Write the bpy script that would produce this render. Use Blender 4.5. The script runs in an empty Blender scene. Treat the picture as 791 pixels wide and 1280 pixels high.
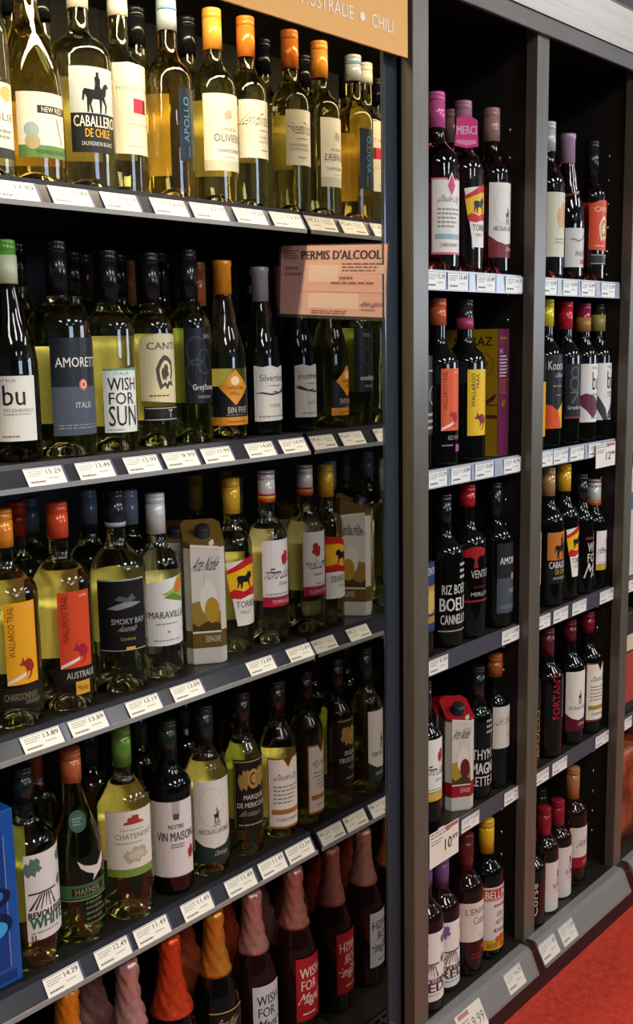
import bpy, bmesh, math, random
from mathutils import Vector, Matrix
from mathutils.geometry import tessellate_polygon
random.seed(7)
PI = math.pi
S = bpy.context.scene
C = S.collection

# ---------------------------------------------------------------- camera, light, exposure
EYE = 1.48                                   # eye height above the floor
F = 1312.0                                   # focal length in pixels of the 791x1280 frame
def _n(v): return v.normalized()
_d1 = Vector((1179.5, -231, F)); _dv = Vector((139.5, 8160, F))
AX = _n(_d1); AZ = -_n(_dv); AZ = _n(AZ - AX * AX.dot(AZ)); AY = AZ.cross(AX)
def ray(px, py):
    r = Vector((px - 395.5, py - 640, F)); return Vector((r.dot(AX), r.dot(AY), r.dot(AZ)))
def atY(px, py, Y):
    r = ray(px, py); r = r * (Y / r.y); return Vector((r.x, r.y, r.z + EYE))
def atX(px, py, X):
    r = ray(px, py); r = r * (X / r.x); return Vector((r.x, r.y, r.z + EYE))
def proj(P):
    v = AX * P.x + AY * P.y + AZ * (P.z - EYE); return 395.5 + F * v.x / v.z, 640 + F * v.y / v.z, v.z
cd = bpy.data.cameras.new('camera'); cam = bpy.data.objects.new('camera', cd); C.objects.link(cam)
cd.sensor_fit = 'VERTICAL'; cd.sensor_height = 24; cd.lens = F / 1280 * 24; cd.clip_start = .02
cam.matrix_world = Matrix(((AX.x, -AX.y, -AX.z, 0), (AY.x, -AY.y, -AY.z, 0), (AZ.x, -AZ.y, -AZ.z, EYE), (0, 0, 0, 1)))
S.camera = cam
S.view_settings.view_transform = 'Standard'; S.view_settings.look = 'None'
S.view_settings.gamma = 1; S.view_settings.use_curve_mapping = False
S.view_settings.exposure = -0.32
S.cycles.use_denoising = True; S.cycles.max_bounces = 14; S.cycles.transmission_bounces = 12; S.cycles.transparent_max_bounces = 12
S.cycles.sample_clamp_indirect = 12; S.cycles.blur_glossy = .1
w = bpy.data.worlds.new('world'); S.world = w; w.use_nodes = True
w.node_tree.nodes['Background'].inputs[0].default_value = (.62, .66, .74, 1)
w.node_tree.nodes['Background'].inputs[1].default_value = .12
def area(name, loc, target, sx, sy, power, col):
    l = bpy.data.lights.new(name, 'AREA'); l.shape = 'RECTANGLE'; l.size = sx; l.size_y = sy; l.energy = power; l.color = col
    o = bpy.data.objects.new(name, l); C.objects.link(o); o.location = loc
    d = (Vector(target) - Vector(loc)).normalized(); o.rotation_euler = d.to_track_quat('-Z', 'Y').to_euler(); return o
WARM = (1, .86, .68); NEUT = (1, .96, .90); DAY = (.55, .72, 1)
for x, y, p in [(-.5, -1.3, 46), (1.1, -1.3, 46), (2.7, -1.3, 46), (4.3, -1.3, 46), (.3, -4.2, 40), (2.7, -4.2, 40)]:
    area('ceiling_lamp', (x, y, 2.93), (x, y, 0), .42, 1.15, p, NEUT)
area('daylight_window', (2.15, -7.8, 2.2), (2.0, 0, 1.7), 2.3, 1.3, 170, DAY)
area('daylight_window', (8.85, -3.6, 2.0), (0, -1.5, 1.7), 4.6, 1.6, 330, (.80, .88, 1))
area('cooler_tube_lamp', (.55, 1.15, EYE + .60), (.55, 1.33, EYE + .26), 1.55, .035, 15, (1, .80, .48))

# ---------------------------------------------------------------- materials
_m = {}
def mat(col, rough=.5, metal=0, spec=.5, trans=0, ior=1.45, coat=0, nz=.08, scale=60, bump=0, alpha=1):
    key = (tuple(round(c, 3) for c in col), rough, metal, spec, trans, ior, coat, nz, scale, bump, alpha)
    if key in _m: return _m[key]
    m = bpy.data.materials.new('mat_%d' % len(_m)); m.use_nodes = True
    nt = m.node_tree; b = nt.nodes['Principled BSDF']
    I = b.inputs
    I['Base Color'].default_value = (*col, 1); I['Roughness'].default_value = rough; I['Metallic'].default_value = metal
    I['Specular IOR Level'].default_value = spec; I['Transmission Weight'].default_value = trans; I['IOR'].default_value = ior
    I['Coat Weight'].default_value = coat; I['Coat Roughness'].default_value = .0 if trans else .03; I['Alpha'].default_value = alpha
    if nz and not trans:
        tc = nt.nodes.new('ShaderNodeTexCoord'); n = nt.nodes.new('ShaderNodeTexNoise'); n.inputs['Scale'].default_value = scale
        nt.links.new(tc.outputs['Object'], n.inputs['Vector'])
        mx = nt.nodes.new('ShaderNodeMix'); mx.data_type = 'RGBA'
        mx.inputs[6].default_value = (*[c * (1 - nz) for c in col], 1); mx.inputs[7].default_value = (*[min(1, c * (1 + nz)) for c in col], 1)
        nt.links.new(n.outputs['Fac'], mx.inputs[0]); nt.links.new(mx.outputs[2], I['Base Color'])
        if bump:
            bp = nt.nodes.new('ShaderNodeBump'); bp.inputs['Strength'].default_value = bump; bp.inputs['Distance'].default_value = .001
            nt.links.new(n.outputs['Fac'], bp.inputs['Height']); nt.links.new(bp.outputs[0], I['Normal'])
    _m[key] = m; return m
def hx(h):
    h = h.lstrip('#'); v = [int(h[i:i + 2], 16) / 255 for i in (0, 2, 4)]
    return tuple(((c + .055) / 1.055) ** 2.4 if c > .04 else c / 12.92 for c in v)
def paper(h): return mat(hx(h), .42, spec=.35, nz=.03, scale=200)
def glassm(col, ior=1.36): return mat(col, .0, trans=1, ior=ior, nz=0, coat=.35)
GL = {
 'white': glassm((.96, .92, .42)), 'pale': glassm((.96, .94, .62)), 'green': glassm((.62, .68, .22)), 'olive': glassm((.22, .20, .06)),
 'amber': glassm((1, .78, .24)), 'rose': glassm((.42, .07, .06)), 'redw': glassm((.10, .006, .006)),
 'dark': mat((.003, .0034, .003), .02, spec=.5, nz=0), 'darkred': mat((.013, .004, .004), .02, spec=.5, nz=0),
}
BLACK = mat((.009, .008, .007), .45, nz=.15, scale=30)
SHELFB = mat((.020, .018, .015), .32, spec=.45, nz=.2, scale=25)
def grain(c1, c2, rough, stretch, sc=9, metal=0):
    m = bpy.data.materials.new('grain'); m.use_nodes = True; nt = m.node_tree; b = nt.nodes['Principled BSDF']
    tc = nt.nodes.new('ShaderNodeTexCoord'); mp = nt.nodes.new('ShaderNodeMapping'); mp.inputs['Scale'].default_value = stretch
    n = nt.nodes.new('ShaderNodeTexNoise'); n.inputs['Scale'].default_value = sc; n.inputs['Detail'].default_value = 8
    r = nt.nodes.new('ShaderNodeValToRGB'); r.color_ramp.elements[0].color = (*c1, 1); r.color_ramp.elements[1].color = (*c2, 1)
    r.color_ramp.elements[0].position = .3; r.color_ramp.elements[1].position = .7
    nt.links.new(tc.outputs['Object'], mp.inputs[0]); nt.links.new(mp.outputs[0], n.inputs['Vector'])
    nt.links.new(n.outputs['Fac'], r.inputs[0]); nt.links.new(r.outputs[0], b.inputs['Base Color'])
    b.inputs['Roughness'].default_value = rough; b.inputs['Metallic'].default_value = metal; return m
WOOD = grain((.098, .084, .062), (.125, .108, .082), .34, (14, 14, .6))
WOODH = grain((.105, .095, .085), (.14, .125, .11), .38, (.6, 14, 14))
DWOOD = grain((.013, .010, .008), (.020, .015, .012), .5, (14, 14, .6))
STEEL = grain((.37, .31, .235), (.45, .385, .30), .34, (.4, 30, 30), 6, .15)

# ---------------------------------------------------------------- builders
def link(name, me, parent=None, loc=None):
    o = bpy.data.objects.new(name, me); C.objects.link(o)
    if parent: o.parent = parent
    if loc is not None: o.location = loc
    return o
def root(name, label, cat, loc=(0, 0, 0), group=None, rz=0):
    o = bpy.data.objects.new(name, None); C.objects.link(o); o.location = loc; o.rotation_euler = (0, 0, rz); o.empty_display_size = .02
    o['label'] = label; o['category'] = cat
    if group: o['group'] = group
    return o
def from_bm(name, bm, mats, parent=None, smooth=False, loc=None):
    me = bpy.data.meshes.new(name); bm.to_mesh(me); bm.free()
    for m in (mats if isinstance(mats, (list, tuple)) else [mats]): me.materials.append(m)
    if smooth:
        for p in me.polygons: p.use_smooth = True
    return link(name, me, parent, loc)
def add_box(bm, x0, x1, y0, y1, z0, z1, mi=0):
    v = [bm.verts.new((x, y, z)) for x in (x0, x1) for y in (y0, y1) for z in (z0, z1)]
    for q in ((0, 1, 3, 2), (4, 6, 7, 5), (0, 4, 5, 1), (2, 3, 7, 6), (0, 2, 6, 4), (1, 5, 7, 3)):
        bm.faces.new([v[i] for i in q]).material_index = mi
def box(name, x0, x1, y0, y1, z0, z1, m, parent=None, bev=0):
    bm = bmesh.new(); add_box(bm, x0, x1, y0, y1, z0, z1)
    bmesh.ops.recalc_face_normals(bm, faces=bm.faces)
    if bev: bmesh.ops.bevel(bm, geom=list(bm.edges), offset=bev, segments=2, affect='EDGES', profile=.5)
    return from_bm(name, bm, m, parent)
def prism(name, prof, x0, x1, m, parent=None):
    """closed (y,z) profile swept along x"""
    bm = bmesh.new(); a = [bm.verts.new((x0, y, z)) for y, z in prof]; b = [bm.verts.new((x1, y, z)) for y, z in prof]
    n = len(prof); bm.faces.new(a); bm.faces.new(b[::-1])
    for i in range(n): bm.faces.new((a[i], b[i], b[(i + 1) % n], a[(i + 1) % n]))
    bmesh.ops.recalc_face_normals(bm, faces=bm.faces); return from_bm(name, bm, m, parent)
def lathe(bm, prof, seg=40, mi=0, wob=None):
    rings = []
    for r, z in prof:
        if r < 1e-6: rings.append([bm.verts.new((0, 0, z))])
        else: rings.append([bm.verts.new(((r + (wob(i, z) if wob else 0)) * math.cos(2 * PI * i / seg), (r + (wob(i, z) if wob else 0)) * math.sin(2 * PI * i / seg), z)) for i in range(seg)])
    for a, b in zip(rings, rings[1:]):
        for i in range(seg):
            j = (i + 1) % seg
            if len(a) == 1 and len(b) == 1: continue
            q = [a[0], b[j], b[i]] if len(a) == 1 else ([a[i], a[j], b[0]] if len(b) == 1 else [a[i], a[j], b[j], b[i]])
            f = bm.faces.new(q); f.material_index = mi; f.smooth = True

_tx = {}
def text_geo(s, bold=0):
    """verts, faces of a string, normalised to a unit box"""
    k = (s, bold)
    if k in _tx: return _tx[k]
    cu = bpy.data.curves.new('t', 'FONT'); cu.body = s; cu.size = 1; cu.resolution_u = 2; cu.offset = bold; cu.align_x = 'CENTER'; cu.space_line = .85
    o = bpy.data.objects.new('t', cu); C.objects.link(o); bpy.context.view_layer.update()
    me = o.to_mesh(); vs = [(v.co.x, v.co.y) for v in me.vertices]; fs = [tuple(p.vertices) for p in me.polygons]
    o.to_mesh_clear(); bpy.data.objects.remove(o); bpy.data.curves.remove(cu)
    x0 = min(v[0] for v in vs); x1 = max(v[0] for v in vs); y0 = min(v[1] for v in vs); y1 = max(v[1] for v in vs)
    vs = [((x - x0) / max(1e-6, x1 - x0), (y - y0) / max(1e-6, y1 - y0)) for x, y in vs]
    _tx[k] = (vs, fs); return _tx[k]
SHAPES = {
 'bull': [(.0, .35), (.03, .62), (.08, .72), (.3, .74), (.5, .70), (.62, .80), (.70, .98), (.76, .86), (.86, .92), (.95, .82), (1, .62), (.9, .58), (.82, .50), (.80, .30), (.88, .05), (.80, .02), (.68, .32), (.52, .36), (.36, .34), (.34, .12), (.28, .0), (.22, .02), (.24, .22), (.16, .32), (.10, .05), (.03, .03), (.08, .40), (.05, .55)],
 'rider': [(.0, .30), (.03, .52), (.1, .60), (.22, .58), (.42, .57), (.46, .72), (.44, .86), (.50, .90), (.50, 1), (.60, 1), (.60, .90), (.66, .82), (.64, .66), (.70, .60), (.80, .72), (.92, .76), (1, .66), (.90, .62), (.86, .46), (.80, .40), (.90, .20), (.84, .0), (.80, .02), (.82, .20), (.70, .34), (.66, .02), (.60, .0), (.60, .34), (.36, .34), (.30, .22), (.36, .02), (.30, .0), (.24, .22), (.22, .02), (.16, .02), (.16, .36), (.10, .46), (.06, .30)],
 'roo': [(.0, .74), (.12, .70), (.22, .80), (.26, 1), (.34, .84), (.38, .78), (.55, .88), (.80, .84), (.98, .62), (1, .46), (.86, .34), (.80, .16), (.60, .0), (.50, .0), (.70, .18), (.72, .34), (.56, .36), (.50, .20), (.42, .18), (.48, .36), (.42, .52), (.30, .62), (.20, .60), (.12, .64)],
 'tree': [(.42, 0), (.46, .38), (.30, .52), (.12, .48), (.0, .62), (.06, .82), (.25, .94), (.48, 1), (.72, .96), (.94, .86), (1, .66), (.86, .52), (.66, .54), (.56, .38), (.60, 0)],
 'blob': [(.1, .2), (0, .5), (.15, .8), (.3, .7), (.4, 1), (.6, .9), (.7, 1), (.9, .8), (.85, .55), (1, .4), (.8, .2), (.7, .3), (.6, 0), (.4, .15), (.25, 0)],
 'eagle': [(0, .9), (.2, .7), (.45, .6), (.7, .55), (.85, .75), (1, 1), (.98, .6), (.85, .3), (.7, .2), (.5, .0), (.55, .25), (.3, .4), (.1, .6)],
 'swash': [(0, .5), (.2, .62), (.45, .48), (.7, .62), (.9, .9), (1, 1), (.92, .72), (.7, .5), (.45, .36), (.2, .5)],
 'leaf': [(0, .1), (.2, .6), (.6, 1), (1, .9), (.8, .4), (.4, .0)],
 'lion': [(.2, 0), (.05, .3), (0, .6), (.2, .85), (.45, 1), (.7, .95), (.95, .8), (1, .5), (.9, .3), (.98, .1), (.75, .15), (.6, 0), (.45, .12), (.3, .05)],
}
STEP = .006
def print_mesh(name, els, W, H, fn, parent=None, step=STEP, base=True):
    """flat artwork of size W x H (metres), every element a layer, laid on a surface by fn(u, v, lift). els use 0..1 coordinates."""
    bm = bmesh.new(); mats = []; names = {}
    def mi(c):
        if c not in names: names[c] = len(mats); mats.append(paper(c) if isinstance(c, str) else c)
        return names[c]
    def poly(pts, c, L):
        vs = [bm.verts.new((x * W, y * H, L)) for x, y in pts]
        for t in tessellate_polygon([[Vector((x * W, y * H, 0)) for x, y in pts]]):
            try: f = bm.faces.new([vs[i] for i in t]); f.material_index = mi(c)
            except ValueError: pass
    L = 0
    for e in els:
        k = e[0]; L += 1
        if k == 'R': poly([(e[1], e[2]), (e[3], e[2]), (e[3], e[4]), (e[1], e[4])], e[5], L)
        elif k == 'P': poly(e[1], e[2], L)
        elif k == 'O':                                    # outline ring of an ellipse / full ellipse: cx cy rx ry col width
            n = 22; cx, cy, rx, ry, c = e[1:6]; wd = e[6] if len(e) > 6 else 0
            out = [(cx + rx * math.cos(2 * PI * i / n), cy + ry * math.sin(2 * PI * i / n)) for i in range(n)]
            if not wd: poly(out, c, L)
            else:
                inn = [(cx + rx * (1 - wd) * math.cos(2 * PI * i / n), cy + ry * (1 - wd) * math.sin(2 * PI * i / n)) for i in range(n)]
                a = [bm.verts.new((x * W, y * H, L)) for x, y in out]; b = [bm.verts.new((x * W, y * H, L)) for x, y in inn]
                for i in range(n):
                    f = bm.faces.new((a[i], a[(i + 1) % n], b[(i + 1) % n], b[i])); f.material_index = mi(c)
        elif k == 'S':                                    # stock silhouette: name x0 y0 x1 y1 col
            s, x0, y0, x1, y1, c = e[1:7]; poly([(x0 + (x1 - x0) * a, y0 + (y1 - y0) * b) for a, b in SHAPES[s]], c, L)
        elif k in 'TV':                                   # text in a box x0 y0 x1 y1 (V: turned to read upwards), shear, bold
            s, x0, y0, x1, y1, c = e[1:7]; sh = e[7] if len(e) > 7 else 0; bo = e[8] if len(e) > 8 else .0
            vs, fs = text_geo(s)
            for dx_ in ((0,) if not bo else (-bo * .15, bo * .15)):
                q = []
                for a, b in vs:
                    a = a + sh * (b - .5)
                    if k == 'V': a, b = 1 - b, a
                    q.append(bm.verts.new(((x0 + dx_ + (x1 - x0) * a) * W, (y0 + (y1 - y0) * b) * H, L)))
                for f in fs:
                    try: g = bm.faces.new([q[i] for i in f]); g.material_index = mi(c)
                    except ValueError: pass
        elif k == 'X':                                    # lines of fine print: x0 y0 x1 y1 col n
            x0, y0, x1, y1, c, n = e[1:7]; rr = random.Random(int(x0 * 99 + y0 * 977 + n))
            for i in range(n):
                yy = y0 + (y1 - y0) * (i + .5) / n; hh = (y1 - y0) / n * .22; x = x0
                end = x0 + (x1 - x0) * rr.uniform(.7, 1)
                while x < end:
                    ww = (x1 - x0) * rr.uniform(.06, .2); poly([(x, yy - hh), (min(end, x + ww), yy - hh), (min(end, x + ww), yy + hh), (x, yy + hh)], c, L); x += ww + (x1 - x0) * .03
    for f in bm.faces:
        f.normal_update()
        if f.normal.z < 0: f.normal_flip()
    if step:
        n = int(W / step)
        for i in range(1, n + 1):
            g = list(bm.verts) + list(bm.edges) + list(bm.faces)
            bmesh.ops.bisect_plane(bm, geom=g, plane_co=(W * i / (n + 1), 0, 0), plane_no=(1, 0, 0), dist=1e-6)
    for v in bm.verts: v.co = fn(v.co.x, v.co.y, .00035 + v.co.z * .00010)
    o = from_bm(name, bm, mats or [paper('ffffff')], parent); return o
def sleeve(r, a0, z0):                                    # wrap round an upright cylinder, starting at angle a0
    return lambda u, v, l: Vector(((r + l) * math.cos(a0 + u / r), (r + l) * math.sin(a0 + u / r), z0 + v))
def facefn(o, ux, uz):                                    # lay on a plane
    o = Vector(o); ux = Vector(ux); uz = Vector(uz); n = ux.cross(uz)
    return lambda u, v, l: o + ux * u + uz * v + n * l

# ---------------------------------------------------------------- the room
MX = 1.374          # mirror plane of the cooler's end wall
YW = 1.035          # front of the wooden shelving
def struct(o): o['kind'] = 'structure'; return o
def floor_mat():
    m = bpy.data.materials.new('red_floor'); m.use_nodes = True; nt = m.node_tree; b = nt.nodes['Principled BSDF']
    tc = nt.nodes.new('ShaderNodeTexCoord'); n = nt.nodes.new('ShaderNodeTexNoise'); n.inputs['Scale'].default_value = 55; n.inputs['Detail'].default_value = 6
    v = nt.nodes.new('ShaderNodeTexVoronoi'); v.inputs['Scale'].default_value = 70
    nt.links.new(tc.outputs['Object'], n.inputs['Vector']); nt.links.new(tc.outputs['Object'], v.inputs['Vector'])
    r = nt.nodes.new('ShaderNodeValToRGB'); r.color_ramp.elements[0].position = .35; r.color_ramp.elements[0].color = (.60, .045, .028, 1)
    r.color_ramp.elements[1].position = .7; r.color_ramp.elements[1].color = (.78, .078, .046, 1)
    s = nt.nodes.new('ShaderNodeValToRGB'); s.color_ramp.elements[0].position = .0; s.color_ramp.elements[0].color = (1, 1, 1, 1)
    s.color_ramp.elements[1].position = .17; s.color_ramp.elements[1].color = (0, 0, 0, 1)
    mx = nt.nodes.new('ShaderNodeMix'); mx.data_type = 'RGBA'; mx.inputs[7].default_value = (.80, .22, .13, 1)
    nt.links.new(n.outputs['Fac'], r.inputs[0]); nt.links.new(v.outputs['Distance'], s.inputs[0])
    nt.links.new(s.outputs[0], mx.inputs[0]); nt.links.new(r.outputs[0], mx.inputs[6]); nt.links.new(mx.outputs[2], b.inputs['Base Color'])
    b.inputs['Roughness'].default_value = .42; return m
struct(box('floor', -4, 9, .42, 3, -.05, 0, floor_mat()))            # red band along the shelves
struct(box('floor', -4, 9, -8, .42, -.05, 0, mat((.15, .14, .13), .45, nz=.15, scale=8)))   # grey floor of the aisle
struct(box('ceiling', -4, 9, -8, 3, 3.0, 3.05, mat((.42, .44, .44), .9)))
struct(box('wall_back', -4, 9, 2.2, 2.3, 0, 3.0, mat((.30, .29, .27), .8)))
struct(box('wall_front', -4, 9, -8.1, -8, 0, 3.0, mat((.45, .43, .40), .8)))
struct(box('wall_left', -4.1, -4, -8, 2.2, 0, 3.0, mat((.40, .38, .35), .8)))
struct(box('wall_aisle', -3.2, 7.5, -2.1, -1.5, 0, 1.38, mat((.05, .047, .045), .5, nz=.3, scale=5)))   # low shelving run across the aisle, behind the camera
struct(box('wall_right', 9, 9.1, -8, 2.2, 0, 3.0, mat((.40, .38, .35), .8)))

# ---------------------------------------------------------------- the cooler
LZ = [EYE + z for z in (.2245, -.156, -.531, -.906)]        # tops of the four upper shelves
LB = [EYE + z for z in (.187, -.191, -.5635, -.942)]        # lower edges of their ticket rails
YL = 1.25; DECK = .196
cooler = root('display_cooler', 'black open display cooler of white wines with mirrored end wall', 'cooler', (0, 0, 0))
X0 = -.25
box('back_panel', X0, MX, 1.78, 1.80, .1, 2.25, BLACK, cooler)
box('side_panel', X0 - .05, X0, 1.05, 1.80, 0, 2.25, BLACK, cooler)
NAVY = mat((.035, .045, .062), .16, spec=.6, coat=.3, nz=.05)
ep = box('end_panel', MX + .002, 1.407, 1.073, 1.80, 0, 2.25, BLACK, cooler)
ef = box('end_panel_edge', MX - .002, 1.407, 1.065, 1.0729, 0, 2.25, NAVY, cooler, .002); ef['label'] = 'glossy blue-black front edge of the cooler end wall'
mir = box('mirror', MX - .0005, MX + .002, 1.073, 1.78, .17, 2.14, mat((.50, .49, .46), .015, metal=1, nz=0), cooler)
mir['label'] = 'mirror on the end wall reflecting the bottles'
box('canopy', X0, MX - .001, 1.085, 1.78, 2.14, 2.25, BLACK, cooler)
lh = box('lamp_housing', X0, MX - .001, 1.06, 1.075, 1.96, 2.25, BLACK, cooler)
sign = prism('sign_panel', [(1.040, EYE + .4395), (1.044, EYE + .4395), (1.044, 2.26), (1.040, 2.26)], X0, atY(509.5, 60, 1.04).x, mat(hx('f8b868'), .5, spec=.3, nz=.02), cooler)
sign['label'] = 'orange header sign with white country names'
a = atY(464, 33, 1.04); b_ = atY(491, 41, 1.04); t_ = atY(464, 16, 1.04); hT = (t_.z - a.z) * 1.0
tw = b_.x - a.x; aa = atY(376, 5, 1.04).x; ab = atY(441, 5, 1.04).x
print_mesh('sign_lettering', [('T', 'CHILI', (a.x - aa) / 1, 0, (b_.x - aa) / 1, 1, 'fff4e0', ), ('T', 'AUSTRALIE', 0, 0, ab - aa, 1, 'fff4e0'),
    ('O', (ab - aa + a.x - aa) / 2, .5, .006, .006 / hT, 'fff4e0')], 1, hT, facefn((aa, 1.0398, a.z), (1, 0, 0), (0, 0, 1)), sign, 0)
RAILC = mat((.028, .030, .042), .22, spec=.5, nz=.06); RAILP = mat((.30, .30, .30), .25, spec=.5, nz=.05)
TICK = 'f3efe6'
def ticket_els(price):
    return [('R', 0, 0, 1, 1, TICK), ('R', .0, .93, .97, .97, '8f93b0'), ('T', price, .56, .60, .95, .86, '4a4a50', 0, .01),
            ('X', .08, .50, .50, .86, 'a9a8a8', 3), ('X', .08, .12, .52, .34, '77777a', 1), ('X', .56, .30, .9, .46, 'b9b8b8', 1), ('R', 1.0, 0, 1.05, 1, '4b4f80')]
def left_shelf(i, tags):
    z = LZ[i]; zb = LB[i]
    sh = box('shelf', X0, MX - .002, YL + .001, 1.777, z - .022, z - .001, SHELFB, cooler)
    sh['label'] = ['topmost', 'second', 'third', 'fourth'][i] + ' cooler shelf'
    r = prism('ticket_rail', [(YL, z), (YL + .003, z), (YL + .003, z - .006), (1.238, zb), (1.232, zb - .001), (1.229, zb + .003), (1.2325, zb + .003), (YL - .002, z - .007)], X0, MX - .006, RAILC, sh)
    prism('rail_bead', [(1.2285, zb - .002), (1.232, zb - .002), (1.232, zb + .005), (1.2285, zb + .005)], X0, MX - .006, RAILP, sh)
    dn = Vector((0, 1.231 - (YL - .003), zb + .004 - (z - .007))); hgt = dn.length; up = -dn.normalized()
    for a, b, p in tags:
        yy = proj(Vector((1, YL, z)))[1]
        xa = atY(a, 0, YL).x
        # solve x for the pixel column at the rail's top edge
        def solve(px):
            lo, hi = -.5, 1.5
            for _ in range(40):
                m = (lo + hi) / 2
                if proj(Vector((m, YL, z)))[0] < px: lo = m
                else: hi = m
            return lo
        xa = solve(a); xb = solve(b); W = xb - xa
        if p: print_mesh('price_tag', ticket_els(p), W, hgt * .98, facefn(Vector((xa, YL - .0035, z - .007)) + dn, (1, 0, 0), up), sh, 0)
T1 = [(-22, 39, '17.89'), (56, 106, '15.49'), (121, 166, '13.19'), (183, 226, '12.69'), (233, 276, '20.19'), (287, 325, '14.29'), (333, 371, '13.99')]
T2 = [(25, 73, '15.29'), (90, 134, '13.49'), (150, 192, '15.99'), (199, 240, '9.99'), (247, 283, '11.99'), (302, 336, '14.69'), (345, 376, '14.99')]
T3 = [(21, 70, '13.89'), (81, 126, '13.89'), (153, 193, '13.19'), (209, 246, '13.09'), (304, 336, '12.89'), (354, 383, '12.89')]
T4 = [(50, 94, '14.29'), (114, 155, '12.49'), (163, 204, '11.49'), (222, 258, '11.49'), (277, 312, '11.49'), (319, 350, '11.49'), (353, 384, '12.39')]
for i, t in enumerate((T1, T2, T3, T4)): left_shelf(i, t)
dk = box('bottom_deck', X0, MX - .002, 1.16, 1.777, DECK - .03, DECK - .001, SHELFB, cooler); dk['label'] = 'bottom deck of the cooler'
box('base', X0, 1.407, 1.10, 1.80, 0, DECK - .031, BLACK, cooler)
bm = bmesh.new()
for k in range(66): add_box(bm, X0 + k * .0248, X0 + k * .0248 + .006, 1.088, 1.158, DECK - .022, DECK - .012)
for k in range(6): add_box(bm, X0, MX - .003, 1.090 + k * .013, 1.093 + k * .013, DECK - .0119, DECK - .008)
gr = from_bm('air_grille', bm, mat((.05, .05, .05), .4), cooler); gr['kind'] = 'stuff'
br = prism('front_bumper', [(1.062, DECK - .045), (1.087, DECK - .04), (1.087, DECK), (1.078, DECK + .004)], X0, MX - .003, RAILC, cooler)
print_mesh('price_tag', ticket_els('12.99'), .075, .035, facefn((1.265, 1.0625, DECK - .042), (1, 0, 0), Vector((0, .014, .042)).normalized()), br, 0)

# permit sheet on the mirror
c4 = [atX(p[0], p[1], MX - .0015) for p in ((350, 392), (481, 397), (480, 305), (348, 308))]
ux = (c4[1] - c4[0]); uz = (c4[3] - c4[0]); Wp = ux.length; Hp = uz.length; ux.normalize(); nn = Vector((-1, 0, 0)); uz = nn.cross(ux).normalized()
permit = root('permit_sheet', 'pink alcohol permit sheet in a plastic sleeve on the cooler mirror', 'notice', (0, 0, 0))
print_mesh('sheet', [('R', 0, 0, 1, 1, 'e6b4ac'), ('R', .28, .48, .56, .72, 'ecd0c2'), ('R', .56, .60, .98, .72, 'e8c0b6'), ('R', .28, .10, .76, .32, 'ecd0c2'), ('T', "PERMIS D'ALCOOL", .21, .80, .95, .93, '3a2a26', 0, .03),
    ('X', .03, .80, .18, .95, '5b4a48', 4), ('X', .60, .62, .96, .76, '8a5a55', 3), ('X', .58, .50, .76, .58, '9a5b58', 1), ('X', .5, .44, .98, .5, '9a5b58', 1), ('X', .05, .55, .24, .72, '9a6b66', 2),
    ('X', .32, .02, .68, .08, 'a02c30', 2), ('T', 'Anne Legros', .78, .12, .98, .22, '4a4248', .4), ('X', .79, .08, .93, .11, '66504e', 1), ('R', 0, .34, 1, .345, 'b98b84')],
    Wp, Hp, facefn(c4[0], ux, uz), permit, 0)
print_mesh('plastic_sleeve', [('R', -.02, -.05, 1.02, 1.02, mat((.9, .9, .9), .10, nz=0, alpha=.06))], Wp, Hp, facefn(c4[0] - Vector((.0015, 0, 0)), ux, uz), permit, 0)

# ---------------------------------------------------------------- the wooden shelving
RZ = [EYE + z for z in (.1187, -.2223, -.5614, -.902)]; RB = [EYE + z for z in (.0854, -.2542, -.5928, -.9333)]
RD = EYE - 1.246; YR = 1.055
unit = root('wooden_shelving', 'tall brown wooden shelving of red and rose wines', 'shelving', (0, 0, 0))
POSTS = [(1.408, 1.451), (1.792, 1.835), (2.204, 2.242), (2.61, 2.65)]
ZT = EYE + .564
for k, (a, b) in enumerate(POSTS):
    box('post', a, b, YW, YR + .004, RD - .001, ZT, WOOD, unit, .0015)
    box('divider_panel', a + .009, b - .009, YR + .0045, 1.46, RD - .02, ZT, DWOOD, unit)
box('beam', 1.408, 2.65, 1.025, 1.0345, EYE + .5495, EYE + .581, WOODH, unit, .002)
box('beam_groove', 1.408, 2.65, 1.036, 1.08, EYE + .5645, EYE + .592, BLACK, unit)
hd = prism('header', [(1.030, EYE + .586), (1.010, EYE + .652), (1.018, EYE + .662), (1.08, EYE + .662), (1.08, EYE + .593)], 1.408, 2.65, STEEL, unit); hd['label'] = 'brushed pale metal header along the top'
box('top_panel', 1.408, 2.65, 1.081, 1.46, ZT + .001, ZT + .03, BLACK, unit)
box('back_panel', 1.408, 2.65, 1.461, 1.48, .02, ZT, BLACK, unit)
PINM = mat((.7, .68, .62), .25, metal=1, nz=0)
bm = bmesh.new(); lathe(bm, [(0, 0), (.004, 0), (.0042, .001), (.003, .003), (0, .0034)], 12)
for v in bm.verts: v.co = Vector((-v.co.z, v.co.y, v.co.x))
bmesh.ops.recalc_face_normals(bm, faces=bm.faces)
pin_me = bpy.data.meshes.new('shelf_pin'); bm.to_mesh(pin_me); bm.free(); pin_me.materials.append(PINM)
ztop = atX(646, 160, 1.792).z
for a, _ in POSTS[1:3]:
    for k in range(33):
        z = ztop - k * .0505
        if z > RD + .05: link('shelf_pin', pin_me, unit, (a + .0088, 1.098, z))
STRIP_LIT = mat(hx('a4acba'), .22, spec=.5, nz=.05); STRIP_DIM = mat(hx('4a4852'), .25, spec=.5, nz=.05)  # same rail plastic: window reflection put in one colour, shade in the other
def solve_x(px, Y, z):
    lo, hi = .2, 4
    for _ in range(40):
        m = (lo + hi) / 2
        if proj(Vector((m, Y, z)))[0] < px: lo = m
        else: hi = m
    return lo
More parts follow.
